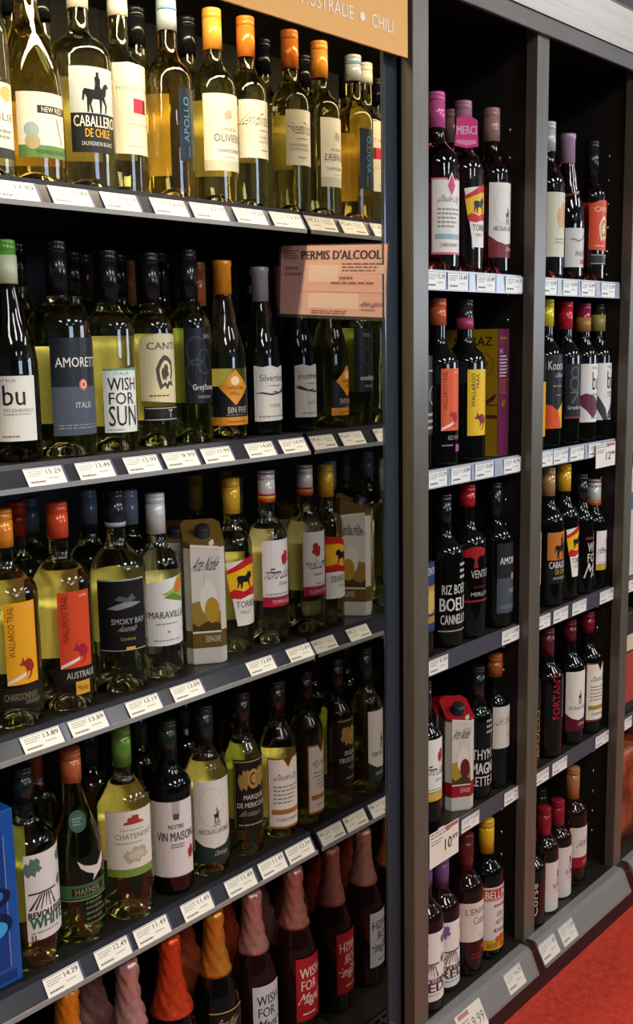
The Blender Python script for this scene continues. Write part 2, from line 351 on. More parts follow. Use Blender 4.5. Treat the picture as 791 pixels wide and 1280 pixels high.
RT = [[[(532, 556, '13.39'), (559, 584, '13.49'), (595, 618, '15.49'), (631, 652, '14.19')], [(677, 695, '12.09'), (703, 721, '14.49'), (726, 743, '16.49'), (751, 768, '15.99')]],
      [[(535, 558, '13.29'), (563, 587, '13.89'), (593, 616, '13.89'), (629, 649.5, '42.99')], [(673, 690, '13.19'), (691, 709, '13.59'), (712, 729, '13.49'), (735, 750, '15.29')]],
      [[(535, 559, '9.99'), (626.5, 648, '13.49')], [(670, 687, '12.99'), (691, 709, '13.09'), (714.6, 732, '12.29'), (749, 766, '12.89')]],
      [[(576, 598, '13.09'), (629.5, 650, '14.29')], [(668, 685, '11.99'), (689.6, 707.7, '12.39'), (743.6, 760, '12.49')]]]
WORDS = ['topmost', 'second', 'third', 'fourth']
for i in range(4):
    z = RZ[i]; zb = RB[i]
    for k, (a, b) in enumerate([(1.451, 1.792), (1.835, 2.204), (2.242, 2.61)]):
        sh = box('shelf', a - .007, b + .007, YR + .0042, 1.455, z - .020, z - .0005, SHELFB, unit)
        if k < 2: sh['label'] = WORDS[i] + (' shelf of the bay beside the cooler', ' shelf of the second bay')[k]
        prism('ticket_rail', [(YR - .001, zb), (YR + .003, zb), (YR + .003, z + .0015), (YR + .001, z + .0015)], a + .002, b - .012, STRIP_LIT if i < 2 else STRIP_DIM, sh)
        box('rail_lip', a + .002, b - .012, YR + .0032, YR + .0040, z - .0004, z + .0015, mat((.35, .30, .24), .3), sh)
        for (pa, pb, pr) in (RT[i][k] if k < 2 else [(783, 798, '15.99')]):
            xa = max(solve_x(pa, YR, z), a + .002); xb = solve_x(pb, YR, z)
            if k == 2: xa, xb = 2.26, 2.32
            print_mesh('price_tag', ticket_els(pr), xb - xa, (z - zb) * .9, facefn((xa, YR - .0012, zb + .002), (1, 0, 0), (0, 0, 1)), sh, 0)
dk = box('bottom_shelf', 1.452, 2.609, 1.022, 1.455, RD - .02, RD - .0005, SHELFB, unit)
CLEAR = mat((.75, .75, .70), .08, nz=0, alpha=.14)
for (a, b) in ((1.43, 1.775), (1.805, 2.205), (2.245, 2.60)):
    rl = prism('ticket_holder', [(1.021, RD - .002), (1.0175, RD - .010), (.996, RD - .048), (.9935, RD - .046), (1.014, RD - .007), (1.018, RD + .003), (1.034, RD + .003), (1.034, RD)], a, b, mat(hx('4e4f5a'), .25, nz=.05), unit)
    prism('clear_cover', [(1.034, RD + .0035), (1.016, RD + .0035), (1.008, RD - .004), (.989, RD - .047), (.9875, RD - .046), (1.0065, RD - .0025), (1.015, RD + .0055), (1.034, RD + .0055)], a - .001, b + .001, CLEAR, rl)
up5 = Vector((0, .0205, .039)).normalized()
T5 = Vector((0, 1.0133, RD - .0075))
for pa, pb, pr in ((628, 648, '14.29'), (671, 691, '11.49'), (696, 713.5, '13.89')):
    xa = solve_x(pa, 1.0133, RD - .0075); xb = solve_x(pb, 1.0133, RD - .0075)
    print_mesh('price_tag', ticket_els(pr), xb - xa, .040, facefn(Vector((xa, 0, 0)) + T5 - up5 * .041, (1, 0, 0), up5), unit, 0)
print_mesh('promo_tag', [('R', 0, 0, 1, 1, TICK), ('R', .1, .78, .5, .95, 'b5563f'), ('T', '9.99', .5, .2, .95, .6, '333333'), ('X', .1, .3, .45, .7, '888888', 3)], .085, .05, facefn(Vector((1.50, 0, 0)) + T5 - up5 * .052, (1, 0, 0), up5), unit, 0)
box('front_rail', 1.408, 2.65, 1.0365, YR + .003, RD - .045, RD - .0205, mat((.10, .09, .08), .25, metal=.6), unit)
box('plinth', 1.408, 2.65, 1.10, 1.45, 0, RD - .021, BLACK, unit)
def hang_tag(px, py, pw, ph, price, label, Y, tilt=0):
    A = atY(px, py + ph, Y); B = atY(px + pw, py + ph, Y); T = atY(px, py, Y); W = (B - A).x; H = T.z - A.z
    t = root('hanging_price_card', label, 'price card', (A.x, Y, A.z))
    big = price.split('.')
    print_mesh('card', [('R', 0, 0, 1, 1, 'efe7da'), ('R', .55, .86, .98, .97, 'b9655c'), ('X', .04, .80, .9, .98, '8a8078', 2), ('X', .06, .6, .5, .76, '8a8078', 2), ('T', big[0], .52, .30, .76, .62, '25222a', 0, .01), ('T', big[1], .78, .46, .96, .62, '25222a', 0, .01)],
        W, H, facefn((0, 0, 0), Vector((math.cos(tilt), 0, math.sin(tilt))), Vector((-math.sin(tilt), 0, math.cos(tilt)))), t, 0)
    bm = bmesh.new(); add_box(bm, W * .3, W * .5, -.0002, .0006, H - .008, H + .002); from_bm('clip', bm, mat((.6, .6, .62), .2), t)
hang_tag(536.5, 1044, 36, 44, '10.99', 'large 10.99 price card hanging from the fourth shelf rail beside the cooler', 1.048)
hang_tag(744, 556, 24, 30, '12.99', 'white 12.99 price card hanging from the second shelf rail in the far bay', 1.048)

# ---------------------------------------------------------------- bottles
def prof_body(kind, r, H):
    n = .0142
    if kind == 'bordeaux': pts = [(r, .60), (r * .985, .625), (r * .93, .65), (r * .80, .675), (r * .62, .697), (n + .004, .722), (n + .0008, .745), (n, .78)]
    elif kind == 'burgundy': pts = [(r, .40), (r * .985, .45), (r * .93, .51), (r * .80, .58), (r * .62, .65), (n + .0065, .71), (n + .002, .77), (n, .82)]
    else: pts = [(r, .40), (r * .985, .46), (r * .92, .53), (r * .78, .60), (r * .60, .67), (n + .007, .73), (n + .003, .79), (n + .001, .84)]
    p = [(0, .022), (r * .25, .020), (r * .5, .012), (r * .72, .003), (r * .80, 0), (r * .90, .0006), (r * .975, .004), (r, .010)]
    p += [(a, z * H) for a, z in pts] + [(n, H - .006), (n - .001, H - .003), (0, H - .003)]
    return p
NB = 0; PLACED = []
def bottle(zs, xcap, ytop, ycb, r, kind, glass, cap, label, lab=None, Y=None, group=None, els=None, back=True, band=None, extra=None, capstyle='screw', blab=None, Hf=None):
    """xcap, ytop: where the cap's top sits; ycb: lower end of the cap; lab = (left x, top y, bottom y, width in mm)"""
    global NB; NB += 1
    if zs == RD: Y = max(Y, 1.0365 + r)
    elif zs in RZ: Y = max(Y, YR + .0045 + r)
    elif zs != DECK: Y = max(Y, YL + .004 + r)
    P = atY(xcap, ytop, Y); H = Hf or P.z - zs
    if zs in RZ or zs == RD:
        for lo_, hi_ in ((1.444 if zs != RD else 1.451, 1.800 if zs != RD else 1.792),) if xcap < 656 else ((1.828 if zs != RD else 1.835, 2.212),):
            P.x = min(max(P.x, lo_ + r + .002), hi_ - r - .004)
    else: P.x = min(P.x, MX - r - .003)
    for _ in range(40):                              # never let two bodies touch: slide back until clear
        hit = [q for q in PLACED if abs(q[2] - zs) < .05 and math.hypot(q[0] - P.x, q[1] - Y) < q[3] + r + .0008]
        if not hit: break
        k_ = (Y + .002) / Y; Y += .002
        if P.x * k_ < (MX if P.x < MX else 1.800 if xcap < 656 else 2.212) - r - .0045: P.x *= k_
    PLACED.append((P.x, Y, zs, r))
    loc = Vector((P.x, Y, zs))
    t = root('wine_bottle', label, 'bottle', loc, group)
    bm = bmesh.new(); lathe(bm, prof_body(kind, r, H), 44)
    bmesh.ops.recalc_face_normals(bm, faces=bm.faces)
    from_bm('glass_body', bm, GL[glass], t)
    dist = math.hypot(P.x, Y); va = math.atan2(Y, P.x); _, _, dep = proj(Vector((P.x, Y, zs + H / 2)))
    def zat(py):                                     # height on the near side of the bottle seen at row py
        xm = proj(Vector((P.x, Y, zs + H * .4)))[0]; q = ray(xm, py); k = (dist - r) / math.hypot(q.x, q.y); return q.z * k + EYE - zs
    # cap
    hc = max(.02, H - (ray(xcap, ycb).z * (dist / math.hypot(ray(xcap, ycb).x, ray(xcap, ycb).y)) + EYE - zs))
    cm = mat(hx(cap), .16, spec=.55, metal=.1, nz=.06, scale=90)
    bm = bmesh.new(); rc = .0156
    if capstyle == 'screw':
        lathe(bm, [(0, H), (rc - .0012, H), (rc, H - .0015), (rc, H - .006), (rc - .0006, H - .0065), (rc, H - .007), (rc, H - .015), (rc - .0009, H - .0155), (rc - .0009, H - .0163), (rc, H - .0168), (rc, H - hc), (rc - .001, H - hc)], 32, 0, lambda i, z: (-.00025 if i % 2 and z > H - .0065 and z < H - .001 else 0))
    elif capstyle == 'capsule':
        lathe(bm, [(0, H), (rc - .0005, H), (rc + .0004, H - .001), (rc + .0004, H - .009), (rc - .0008, H - .011), (rc - .0004, H - hc), (rc - .001, H - hc)], 32)
    else:                                            # crinkled foil of a sparkling wine
        rr = random.Random(NB); ph = [rr.uniform(0, 6) for _ in range(3)]
        wob = lambda i, z: 0 if z < H - hc + .001 else .0017 * math.sin(i * 1.3 + ph[0] + z * 210) + .0010 * math.sin(i * 2.9 + ph[1] - z * 420)
        pb = [q for q in prof_body(kind, r, H)[8:] if q[1] < H - .01]
        def rb(z):
            for (r0_, z0_), (r1_, z1_) in zip(pb, pb[1:]):
                if z0_ <= z <= z1_: return r0_ + (r1_ - r0_) * (z - z0_) / max(1e-6, z1_ - z0_)
            return pb[-1][0]
        pf = [(0, H + .002), (.010, H + .001), (.0165, H - .002), (.0180, H - .010), (.0176, H - .022), (.0166, H - .030), (.0170, H - .038)]
        k = .048
        while k < hc: pf.append((rb(H - k) + .0026, H - k)); k += .008
        pf += [(rb(H - hc) + .0024, H - hc), (rb(H - hc) + .0005, H - hc)]
        lathe(bm, pf, 34, 0, wob)
        cm = mat(hx(cap), .34, metal=.55, nz=.35, scale=120, bump=.6)
    bmesh.ops.recalc_face_normals(bm, faces=bm.faces)
    mats = [cm]; from_bm('cap' if capstyle != 'foil' else 'foil', bm, mats, t, True)
    if band:                                         # coloured rings at the foot of the cap: [(from, to, colour)] as fractions of cap length
        for k, (f0, f1, c) in enumerate(band):
            bm = bmesh.new(); lathe(bm, [(rc + .0003, H - hc * f0), (rc + .0006, H - hc * f0), (rc + .0006, H - hc * f1), (rc + .0003, H - hc * f1)], 32)
            from_bm('cap_ring', bm, mat(hx(c), .3, nz=.05), t, True)
    if lab:
        xL, yt, yb, Wm = lab; z1 = zat(yt); z0 = zat(yb)
        zc = (z0 + z1) / 2; xa = proj(loc + Vector((0, 0, zc)))[0]; hw = r * F / dep
        f = max(-.98, min(.98, (xL - xa) / hw)); a0 = va + PI + math.asin(f)
        W = Wm / 1000
        print_mesh('label', els, W, z1 - z0, sleeve(r, a0, z0), t)
        if back and glass in ('white', 'pale', 'green', 'amber', 'rose'):
            bw = .062; bz0, bz1 = (z0, z1) if not blab else (zat(blab[1]), zat(blab[0]))
            ac = a0 + W / 2 / r + PI
            bb = print_mesh('back_label', [('R', 0, 0, 1, 1, 'fbf4dc')], bw, bz1 - bz0, sleeve(r, ac - bw / 2 / r, bz0), t)
    if extra: extra(t, r, H, va, zat)
    return t
W_ = 'e9e2d6'; K = '17161a'
def tx(s, x0, y0, x1, y1, c=K, sh=0, bo=0): return ('T', s, x0, y0, x1, y1, c, sh, bo)
def base(c): return ('R', 0, 0, 1, 1, c)
# artwork of the labels
def E_flag(name):   # red and yellow splash with a bull above white
    return [('P', [(.0, .92), (1, 1), (1, 0), (.26, 0)], 'ece6da'), ('P', [(.0, .80), (.25, .88), (.5, .97), (1, 1), (1, .86), (.6, .86), (.3, .80), (.02, .74)], 'c21f22'),
            ('P', [(.02, .75), (.3, .81), (.6, .87), (1, .87), (1, .50), (.5, .52), (.1, .48)], 'f0b91c'), ('P', [(.08, .49), (.2, .54), (.45, .50), (.7, .55), (1, .52), (1, .42), (.6, .43), (.35, .39), (.12, .41)], 'c21f22'),
            ('S', 'bull', .26, .54, .72, .80, K), tx(name, .24, .26, .86, .36, '55504c'), tx('MERLOT', .34, .17, .66, .22, '8b8680')]
def E_toro(bc):
    return [base('ece6df'), ('R', 0, 0, 1, .14, bc), ('S', 'blob', .50, .60, .78, .84, 'b3262c'), tx('Toro Loco', .10, .42, .92, .58, K, .3), ('R', .08, .515, .46, .53, K), tx('Espana', .42, .30, .72, .37, '7a7672', .2),
            ('R', 0, .14, 1, .155, '8a8580'), ('X', .08, .17, .8, .21, '8a8580', 1), tx('TEMPRANILLO', .22, .04, .85, .10, 'd8c8b8')]
def E_nic(lo):
    return [('P', [(0, .30), (.2, .22), (.45, .18), (.75, .2), (1, .28), (1, 1), (0, 1)], 'e8e4da'), ('P', [(0, .30), (.2, .22), (.45, .18), (.75, .2), (1, .28), (1, 0), (0, 0)], lo), ('O', .42, .68, .30, .24, 'd9d4c8', .06),
            ('S', 'rider', .46, .48, .60, .68, '2b2b2b'), ('O', .49, .475, .035, .03, '2b2b2b', .3), ('O', .58, .475, .035, .03, '2b2b2b', .3), tx('NICOLAS LAFOREST', .12, .36, .92, .42, '4a4844'), tx('Chardonnay', .46, .07, .80, .15, 'cfcabd', .25)]
def E_dog(edge, mid):
    return [('P', [(0, 1), (.42, 1), (.56, .88), (.70, 1), (1, 1), (1, 0), (0, 0)], edge), ('P', [(.03, .975), (.42, .975), (.56, .855), (.70, .975), (.97, .975), (.97, .03), (.03, .03)], 'ece5d8'),
            tx('Double Dog', .20, .66, .86, .77, '2b2622', .3), ('X', .16, .34, .86, .62, '9a9488', 5), ('R', .10, .20, .92, .27, mid), tx('CHARDONNAY', .22, .10, .8, .15, '7a746a')]
def E_wall(bg, ink, foot):
    return [base(bg), ('V', 'WALLAROO TRAIL', .10, .34, .28, .96, ink), ('P', [(.0, .0), (.02, .05), (.60, .15), (.62, .11)], 'efe0d0'), ('S', 'roo', .34, .05, .84, .34, foot), ('T', 'merlot', .62, .92, .9, .96, 'f2d8b0')]
def E_cab(top):
    return [base('1b1a1a'), ('R', 0, .46, 1, 1, top), ('S', 'rider', .24, .46, .84, .94, '151515'), tx('CABALLERO', .06, .30, .98, .43, 'e8e4da', 0, .01), tx('DE CHILE', .28, .18, .82, .28, 'd8a41c', 0, .01), tx('SAUVIGNON BLANC', .2, .08, .88, .13, 'c8c4ba')]
def E_bu(extra):
    return [base('e6e2da')] + extra + [tx('bu', .44, .55, .80, .86, '2a2727', 0, .02), tx('ITALIE', .42, .91, .66, .95, '6b6660'), tx('SPLENDIDO', .44, .45, .94, .50, '77726c'), tx('CHARDONNAY', .44, .40, .9, .43, '77726c'), ('X', .4, .05, .8, .10, '8b867e', 1)]
def E_wish(bg, ink, third, edge):
    return [base(bg), ('R', 0, .97, 1, 1, edge), tx('WISH', .12, .66, .92, .86, ink, 0, .03), tx('FOR', .14, .44, .84, .63, ink, 0, .015), tx(third, .12, .10, .92, .42, ink, .25 if third != 'SUN' else 0, .01), tx('ITALIE', .3, .90, .7, .95, '5d9a8c'), ('X', .1, .03, .6, .06, '777777', 1)]
def E_canti(bg, ink):
    return [('P', [(0, .24), (1, .20), (1, .97), (.75, 1), (.4, 1), (0, .93)], bg), tx('CANTI', .18, .82, .92, .90, ink, 0, .01), ('S', 'lion', .36, .36, .80, .76, ink), ('S', 'lion', .44, .42, .74, .70, bg), ('S', 'blob', .48, .46, .68, .66, ink), ('X', .2, .28, .8, .31, ink, 1), ('R', .06, 0, 1, .17, '1d1d1b'), ('R', .09, .015, .97, .025, 'b8b4a0'), ('R', .09, .145, .97, .155, 'b8b4a0'), tx('T', .62, .04, .74, .13, 'c8c4b0')]
def E_amor(c1, c2):
    return [base(c1), ('R', 0, 0, 1, .50, c2), tx('AMORETTI', .08, .70, .96, .80, 'e6e2da', 0, .005), ('O', .56, .52, .085, .06, 'c56a44'), ('O', .56, .52, .055, .04, 'e9d8c8'), ('O', .56, .52, .035, .026, 'a9552f'), tx('ITALIE', .40, .28, .72, .34, 'cfcbc4'), ('X', .1, .06, .9, .12, '8b8a90', 2)]
def E_grey(ink):
    return [base('16181c'), ('O', .30, .70, .26, .20, '3b4048', .12), ('O', .30, .40, .28, .20, '3b4048', .12), ('O', .52, .56, .22, .17, '3b4048', .12), tx('BIN', .5, .86, .72, .92, '9aa0a8'), tx('GreyStone', .18, .16, .82, .26, ink, 0, .005), tx('CHARDONNAY', .3, .07, .7, .11, '9aa0a8')]
def E_silver():
    return [('P', [(0, 0), (1, .02), (1, .97), (.8, 1), (.6, .96), (.4, 1), (.2, .97), (0, 1)], 'dcd8d0'), tx('Silverthorn', .14, .72, .92, .84, '4a4642', 0, .004), ('X', .35, .62, .8, .66, '8a867e', 1), ('S', 'swash', 0, .38, .95, .62, '2f2b28'), ('S', 'swash', .4, .44, 1, .60, '2f2b28'), tx('AUSTRALIE', .36, .26, .7, .31, '77736b'), ('X', .1, .06, .9, .12, '9a968e', 1)]
def E_tap():
    return [('R', 0, .12, 1, .70, '14141a'), ('R', 0, 0, 1, .15, 'd28a26'), ('P', [(.16, .68), (.52, 1.0), (.88, .68), (.52, .36)], 'd9922c'), ('O', .52, .80, .10, .08, 'f2d9a8'), tx('TAPESTRY', .30, .64, .74, .70, '5a3312'), tx('HILL', .40, .55, .62, .61, '5a3312'), tx('BIN FIVE', .34, .22, .80, .33, 'c8c0b0'), tx('chardonnay', .3, .04, .8, .09, '5a3312'), ('X', .3, .17, .8, .20, '8b8578', 1)]
def E_smoky():
    return [base('141416'), ('R', 0, .98, 1, 1, 'b8b4aa'), ('R', 0, .01, 1, .02, 'b8b4aa'), ('P', [(.2, .60), (.4, .66), (.6, .70), (.9, .66), (.7, .62), (.4, .58)], '8f8f8f'), ('P', [(.35, .72), (.45, .78), (.6, .74), (.7, .80), (.78, .72), (.6, .68)], '5a5a5a'), tx('SMOKY BAY', .28, .38, .96, .46, 'b8b4ac'), tx('Australia', .42, .28, .78, .36, 'aaa69c', .3), tx('Chardonnay', .44, .14, .74, .20, 'c9a24a'), ('R', .54, .02, .72, .06, 'd9b23a')]
def E_mara():
    return [('P', [(0, 0), (1, .0), (1, 1), (.5, .97), (.2, .93), (.0, .90)], 'e8e6de'), ('P', [(.35, .75), (.8, .64), (1, .70), (1, 1), (.72, .97), (.6, .82)], '9fb860'), ('S', 'leaf', .62, .74, .98, .99, 'd9762c'), ('P', [(.38, .70), (.9, .60), (1, .64), (.6, .76)], '6a8c3a'), tx('MARAVILLA', .06, .40, .92, .50, '3a3835', 0, .01), ('X', .2, .30, .8, .34, '9a968c', 1), ('O', .48, .20, .03, .022, '9a968c'), ('X', .15, .06, .8, .1, '9a968c', 1)]
def E_rev(word, ink, c2):
    return [base('e8e2dc'), ('S', 'blob', -.02, .74, .36, .96, c2), ('S', 'blob', .72, .80, 1.02, .96, c2), ('S', 'blob', .72, .52, .9, .66, c2)] + [('P', [(.04 + k * .12, .36), (.10 + k * .10, .36), (.30 + k * .045, .53), (.27 + k * .045, .53)], '3b3836') for k in range(6)] + [('R', .06, .54, .66, .56, '3b3836'), tx('REVOLUTION', .04, .26, .96, .34, '2b2826', 0, .04), tx(word, .06, .14, .86, .27, ink, 0, .05), ('X', .08, .08, .9, .11, '8b867e', 1), tx('1L', .08, .01, .2, .07, '2b2826', 0, .02)]
def E_chat():
    return [base('e6e0d2'), ('R', 0, 0, 1, .12, '79983c'), ('S', 'blob', .44, .80, .70, .94, 'a83c30'), ('P', [(.36, .80), (.78, .80), (.74, .84), (.4, .84)], 'a83c30'), tx('CHATENOIT', .20, .58, .94, .66, '8b8270'), ('X', .3, .70, .8, .73, 'aaa28f', 1), ('X', .2, .50, .8, .54, 'aaa28f', 1), ('S', 'blob', .34, .20, .86, .46, 'b9b09a'), ('S', 'blob', .42, .26, .78, .40, 'd0c8b2')]
def E_notre():
    return [base('e8e0dc'), ('R', .50, .80, .66, 1, 'b9b4b0'), ('R', .52, .76, .64, .84, '55504e'), tx('NOTRE', .42, .64, .74, .70, '2f2b29', 0, .01), tx('VIN MAISON', .18, .48, .96, .60, '2f2b29', 0, .015), ('X', .46, .38, .8, .45, '6b6664', 2), ('S', 'blob', .82, .20, .98, .38, 'a8322c'), ('R', 0, 0, 1, .01, '9a9490')]
def E_marq():
    return [base('1a1716'), ('R', .03, .02, .045, .98, 'a8905c'), ('R', .03, .96, .97, .975, 'a8905c'), ('S', 'blob', .12, .56, .48, .86, '9c7c3c'), ('O', .52, .72, .16, .14, 'b08c46'), ('O', .52, .72, .10, .09, '3a2c16'), ('S', 'blob', .50, .58, .92, .88, '9c7c3c'), ('O', .52, .72, .07, .06, 'b08c46'), tx('MARQUIS', .26, .42, .80, .50, 'cfc8ba', 0, .01), tx('DE MERICOURT', .10, .32, .96, .39, 'cfc8ba', 0, .01), tx('Bordeaux', .2, .2, .7, .28, '9a9284', .3), ('X', .12, .05, .9, .1, 'a8905c', 1)]
def E_oliv():
    return [base('ece6d8'), ('R', 0, 0, 1, .14, 'cfc8b4'), ('S', 'blob', .44, .66, .66, .80, 'b9b2a2'), tx('DOMAINE DES', .36, .52, .76, .56, '8b8474'), tx('OLIVIERS', .22, .38, .92, .48, '6b655a', 0, .005), tx('CHARDONNAY', .3, .24, .88, .29, '6b655a'), ('X', .4, .17, .8, .19, '9a9484', 1)]
def E_fum(bg='ece6d4', ink='77705e'):
    return [base(bg), tx('Les Fumées', .10, .56, .92, .78, ink, .35), ('X', .46, .46, .8, .5, ink, 1), tx('CHARDONNAY', .44, .34, .94, .39, ink), tx('SAUVIGNON', .44, .26, .9, .31, ink), ('X', .5, .12, .8, .16, ink, 1)]
def E_apollo(bg, ink):
    return [base(bg), ('V', 'APOLLO', .24, .26, .56, .88, ink, 0, .01), ('R', .50, .05, .54, .22, ink)]
def E_hid():
    return [base('ece2cc'), tx('HIDDEN TREE', .12, .70, .98, .75, '9a9080'), ('R', .46, .46, .70, .62, 'd63a52'), ('R', .70, .46, .80, .62, '6b2a34'), tx('AIRÉN SAUVIGNON', .34, .32, .92, .35, '9a9080'), ('X', .3, .08, .8, .1, 'b0a690', 1)]
def E_new():
    return [base('ece0cc'), ('R', 0, 0, 1, .19, '5f8246'), ('R', .38, .68, 1, .80, '2a2927'), tx('NEW RED', .46, .70, .92, .78, 'ece0cc'), ('O', .26, .42, .14, .12, '93a6ac'), ('O', .27, .24, .14, .12, 'a99c7c'), ('P', [(.75, .62), (.77, .62), (.9, .22), (.88, .22)], '77736b'), tx('NOUVELLE-ZELANDE', .34, .06, .98, .12, '33401f')]

# ---- top shelf of the cooler
g1 = 'white wine bottles on the top cooler shelf'
z1 = LZ[0]; Q = 1.315
def gold_ring(*a): pass
bottle(z1, -34, -80, -30, .037, 'bordeaux', 'pale', 'e8d8b8', 'clear bottle cut by the left edge of the photo, label with tan disc', (-45, 99, 196, 80), Q, g1,
       [base('ece2d0'), ('R', 0, 0, 1, .14, '33322e'), ('O', .82, .86, .14, .10, 'd8a868'), tx('SICILIE', .3, .5, .96, .6, '6b655a'), ('X', .3, .25, .9, .4, '9a9080', 2)], extra=None)
bottle(z1, 28, -62, 3, .0445, 'burgundy', 'amber', 'ece4d4', 'sloping-shouldered yellow bottle with cream label, two round medals and green foot, top shelf', (23, 114, 196, 74), Q, g1, E_new())
bottle(z1, 94, -42, 12, .0465, 'bordeaux', 'white', 'ece4d4', 'wide yellow bottle, rider silhouette above a black half-label, top shelf', (89, 82, 190, 72), Q, g1, E_cab('b9c4c8'))
bottle(z1, 145, -22, 22, .037, 'bordeaux', 'white', 'dcd8cc', 'slim bottle with cream label and a small pink square, top shelf', (140, 78, 192, 74), Q, g1, E_hid())
bottle(z1, 207, 0, 40, .037, 'bordeaux', 'amber', 'a9b4c0', 'amber-lit bottle with narrow black strip label and blue upright lettering, top shelf', (224, 108, 200, 34), Q, g1, E_apollo('1c2430', '4f93c0'), blab=(107, 212), band=[(.3, .36, '4f93c0')])
bottle(z1, 264, 12, 64, .037, 'bordeaux', 'white', 'e89a3c', 'orange-capped bottle with deckle-topped cream label and grey foot strip, top shelf', (255, 116, 213, 78), Q, g1, E_oliv())
bottle(z1, 306, 22, 73, .0335, 'bordeaux', 'white', 'd8782c', 'darker orange-capped bottle with cream script label, beside the mirror, top shelf', (299, 124, 197, 78), 1.316, g1, E_fum())
for i, (xc, yt, nm) in enumerate([(12, -30, 'medal'), (48, -22, 'rider'), (168, 10, 'pink-square'), (232, 22, 'upright-lettered')]):
    bottle(z1, xc, yt, yt + 48, .036, 'bordeaux', 'white', '16181b', 'dark-capped bottle standing behind the %s bottle on the top shelf' % nm, None, 1.42, g1)
# ---- second shelf
g2 = 'white wine bottles on the second cooler shelf'; z2 = LZ[1]; Q = 1.305
bottle(z2, 4, 300, 355, .037, 'burgundy', 'olive', '5f9a3c', 'dark sloping bottle with green cap and white two-letter label, left end of second shelf', (-22, 470, 552, 84), Q, g2, E_bu([]), band=[(.35, 1, 'c8d0a8')])
bottle(z2, 68, 301, 370, .0455, 'bordeaux', 'white', K, 'large bottle with two-tone navy and slate label, red crest, second shelf', (65, 422, 545, 84), Q, g2, E_amor('1b2028', '4a5260'), blab=(433, 532))
bottle(z2, 132, 313, 380, .037, 'bordeaux', 'white', K, 'bottle with low narrow white label lettered in big black capitals, second shelf', (130, 461, 541, 58), Q, g2, E_wish('e4e6de', '23282a', 'SUN', '5aa08c'), blab=(420, 535))
bottle(z2, 185, 316, 380, .034, 'bordeaux', 'white', K, 'bottle with arched cream label and engraved lion, second shelf', (176, 417, 527, 70), Q, g2, E_canti('e2d6aa', '4a4636'))
bottle(z2, 233, 312, 378, .034, 'bordeaux', 'green', K, 'bottle with black label of grey outlined circles, second shelf', (231, 410, 505, 66), Q, g2, E_grey('d8d8d8'))
bottle(z2, 277, 326, 368, .036, 'burgundy', 'white', 'd88c24', 'sloping bottle with orange cap and orange diamond on black label, second shelf', (266, 462, 532, 78), Q, g2, E_tap(), capstyle='capsule')
bottle(z2, 324, 334, 381, .034, 'burgundy', 'dark', '8b8b8e', 'black sloping bottle with grey cap and torn-edged white label, next to the mirror', (318, 457, 527, 74), Q, g2, E_silver(), capstyle='capsule')
for i, (xc, yt, c, Y2, nm) in enumerate([(17, 303, K, 1.38, 'green-capped'), (88, 315, K, 1.38, 'slate-labelled'), (103, 318, '3a2a20', 1.48, 'slate-labelled'), (146, 318, K, 1.38, 'big-lettered'), (157, 326, 'a86a3c', 1.47, 'big-lettered'), (197, 316, K, 1.38, 'lion-labelled'), (206, 330, K, 1.47, 'lion-labelled'), (245, 328, 'a86030', 1.40, 'circle-labelled'), (293, 334, K, 1.40, 'orange-diamond')]):
    bottle(z2, xc, yt, yt + 55, .035, 'bordeaux', 'green', c, ('copper-capped' if c[0] == 'a' else 'black-capped' if c == K else 'brown-capped') + ' bottle ' + ('two rows' if Y2 > 1.45 else 'one row') + ' behind the %s bottle, second shelf' % nm, None, Y2, g2)
# ---- third shelf
g3 = 'white wine bottles on the third cooler shelf'; z3 = LZ[2]; Q = 1.30
def footband(t, r, a0, zt, zb, W, els): print_mesh('foot_label', els, W, zt - zb, sleeve(r, a0, zb), t)
def foot(xl, yt, yb, Wm, els):
    def fn(t, r, H, va, zat):
        P = t.location; _, _, dep = proj(P + Vector((0, 0, H / 2))); z1_, z0_ = zat(yt), zat(yb)
        xa = proj(P + Vector((0, 0, (z0_ + z1_) / 2)))[0]; f = max(-.98, min(.98, (xl - xa) / (r * F / dep)))
        print_mesh('foot_label', els, Wm / 1000, z1_ - z0_, sleeve(r, va + PI + math.asin(f), z0_), t)
    return fn
bottle(z3, 0, 636, 683, .0445, 'bordeaux', 'white', 'e08a26', 'large bottle with tall yellow label and red kangaroo, left end of third shelf', (6, 755, 858, 48), Q, g3, E_wall('efa81e', '4a3010', '9a2c20'),
       extra=foot(-8, 862, 884, 84, [base('1d1a16'), tx('CHARDONNAY', .2, .3, .8, .7, '8a7c5c'), ('R', .55, .02, .85, .26, '55503c')]))
bottle(z3, 70, 627, 671, .0445, 'bordeaux', 'white', 'cf4a24', 'large bottle with orange-red cap and tall orange-red kangaroo label', (73, 741, 837, 52), Q, g3, E_wall('d84a24', '4a1c10', 'a02030'),
       extra=foot(66, 838, 860, 70, [('R', 0, .2, 1, 1, '1d1a16'), tx('AUSTRALIE', .30, .45, .98, .82, 'cfc8b8'), ('R', .48, -.5, .82, .26, 'd8a02c'), tx('Merlot', .52, -.3, .78, .05, '5a3c10')]))
bottle(z3, 142, 612, 658, .043, 'bordeaux', 'white', '1f222b', 'bottle with navy cap and silver-lined black label, third shelf', (124, 725, 815, 80), Q, g3, E_smoky(), band=[(.86, .98, '9aa0a8')])
bottle(z3, 193, 617, 666, .036, 'bordeaux', 'pale', 'c4c6c4', 'bottle with white cap and white fruit-leaf label, third shelf', (183, 722, 808, 76), Q - .005, g3, E_mara())
bottle(z3, 288, 597, 641, .034, 'bordeaux', 'white', 'd8aa2c', 'yellow-capped bottle with red and yellow bull label beside the carton', (283, 697, 783, 70), 1.31, g3, E_flag('TORRES'))
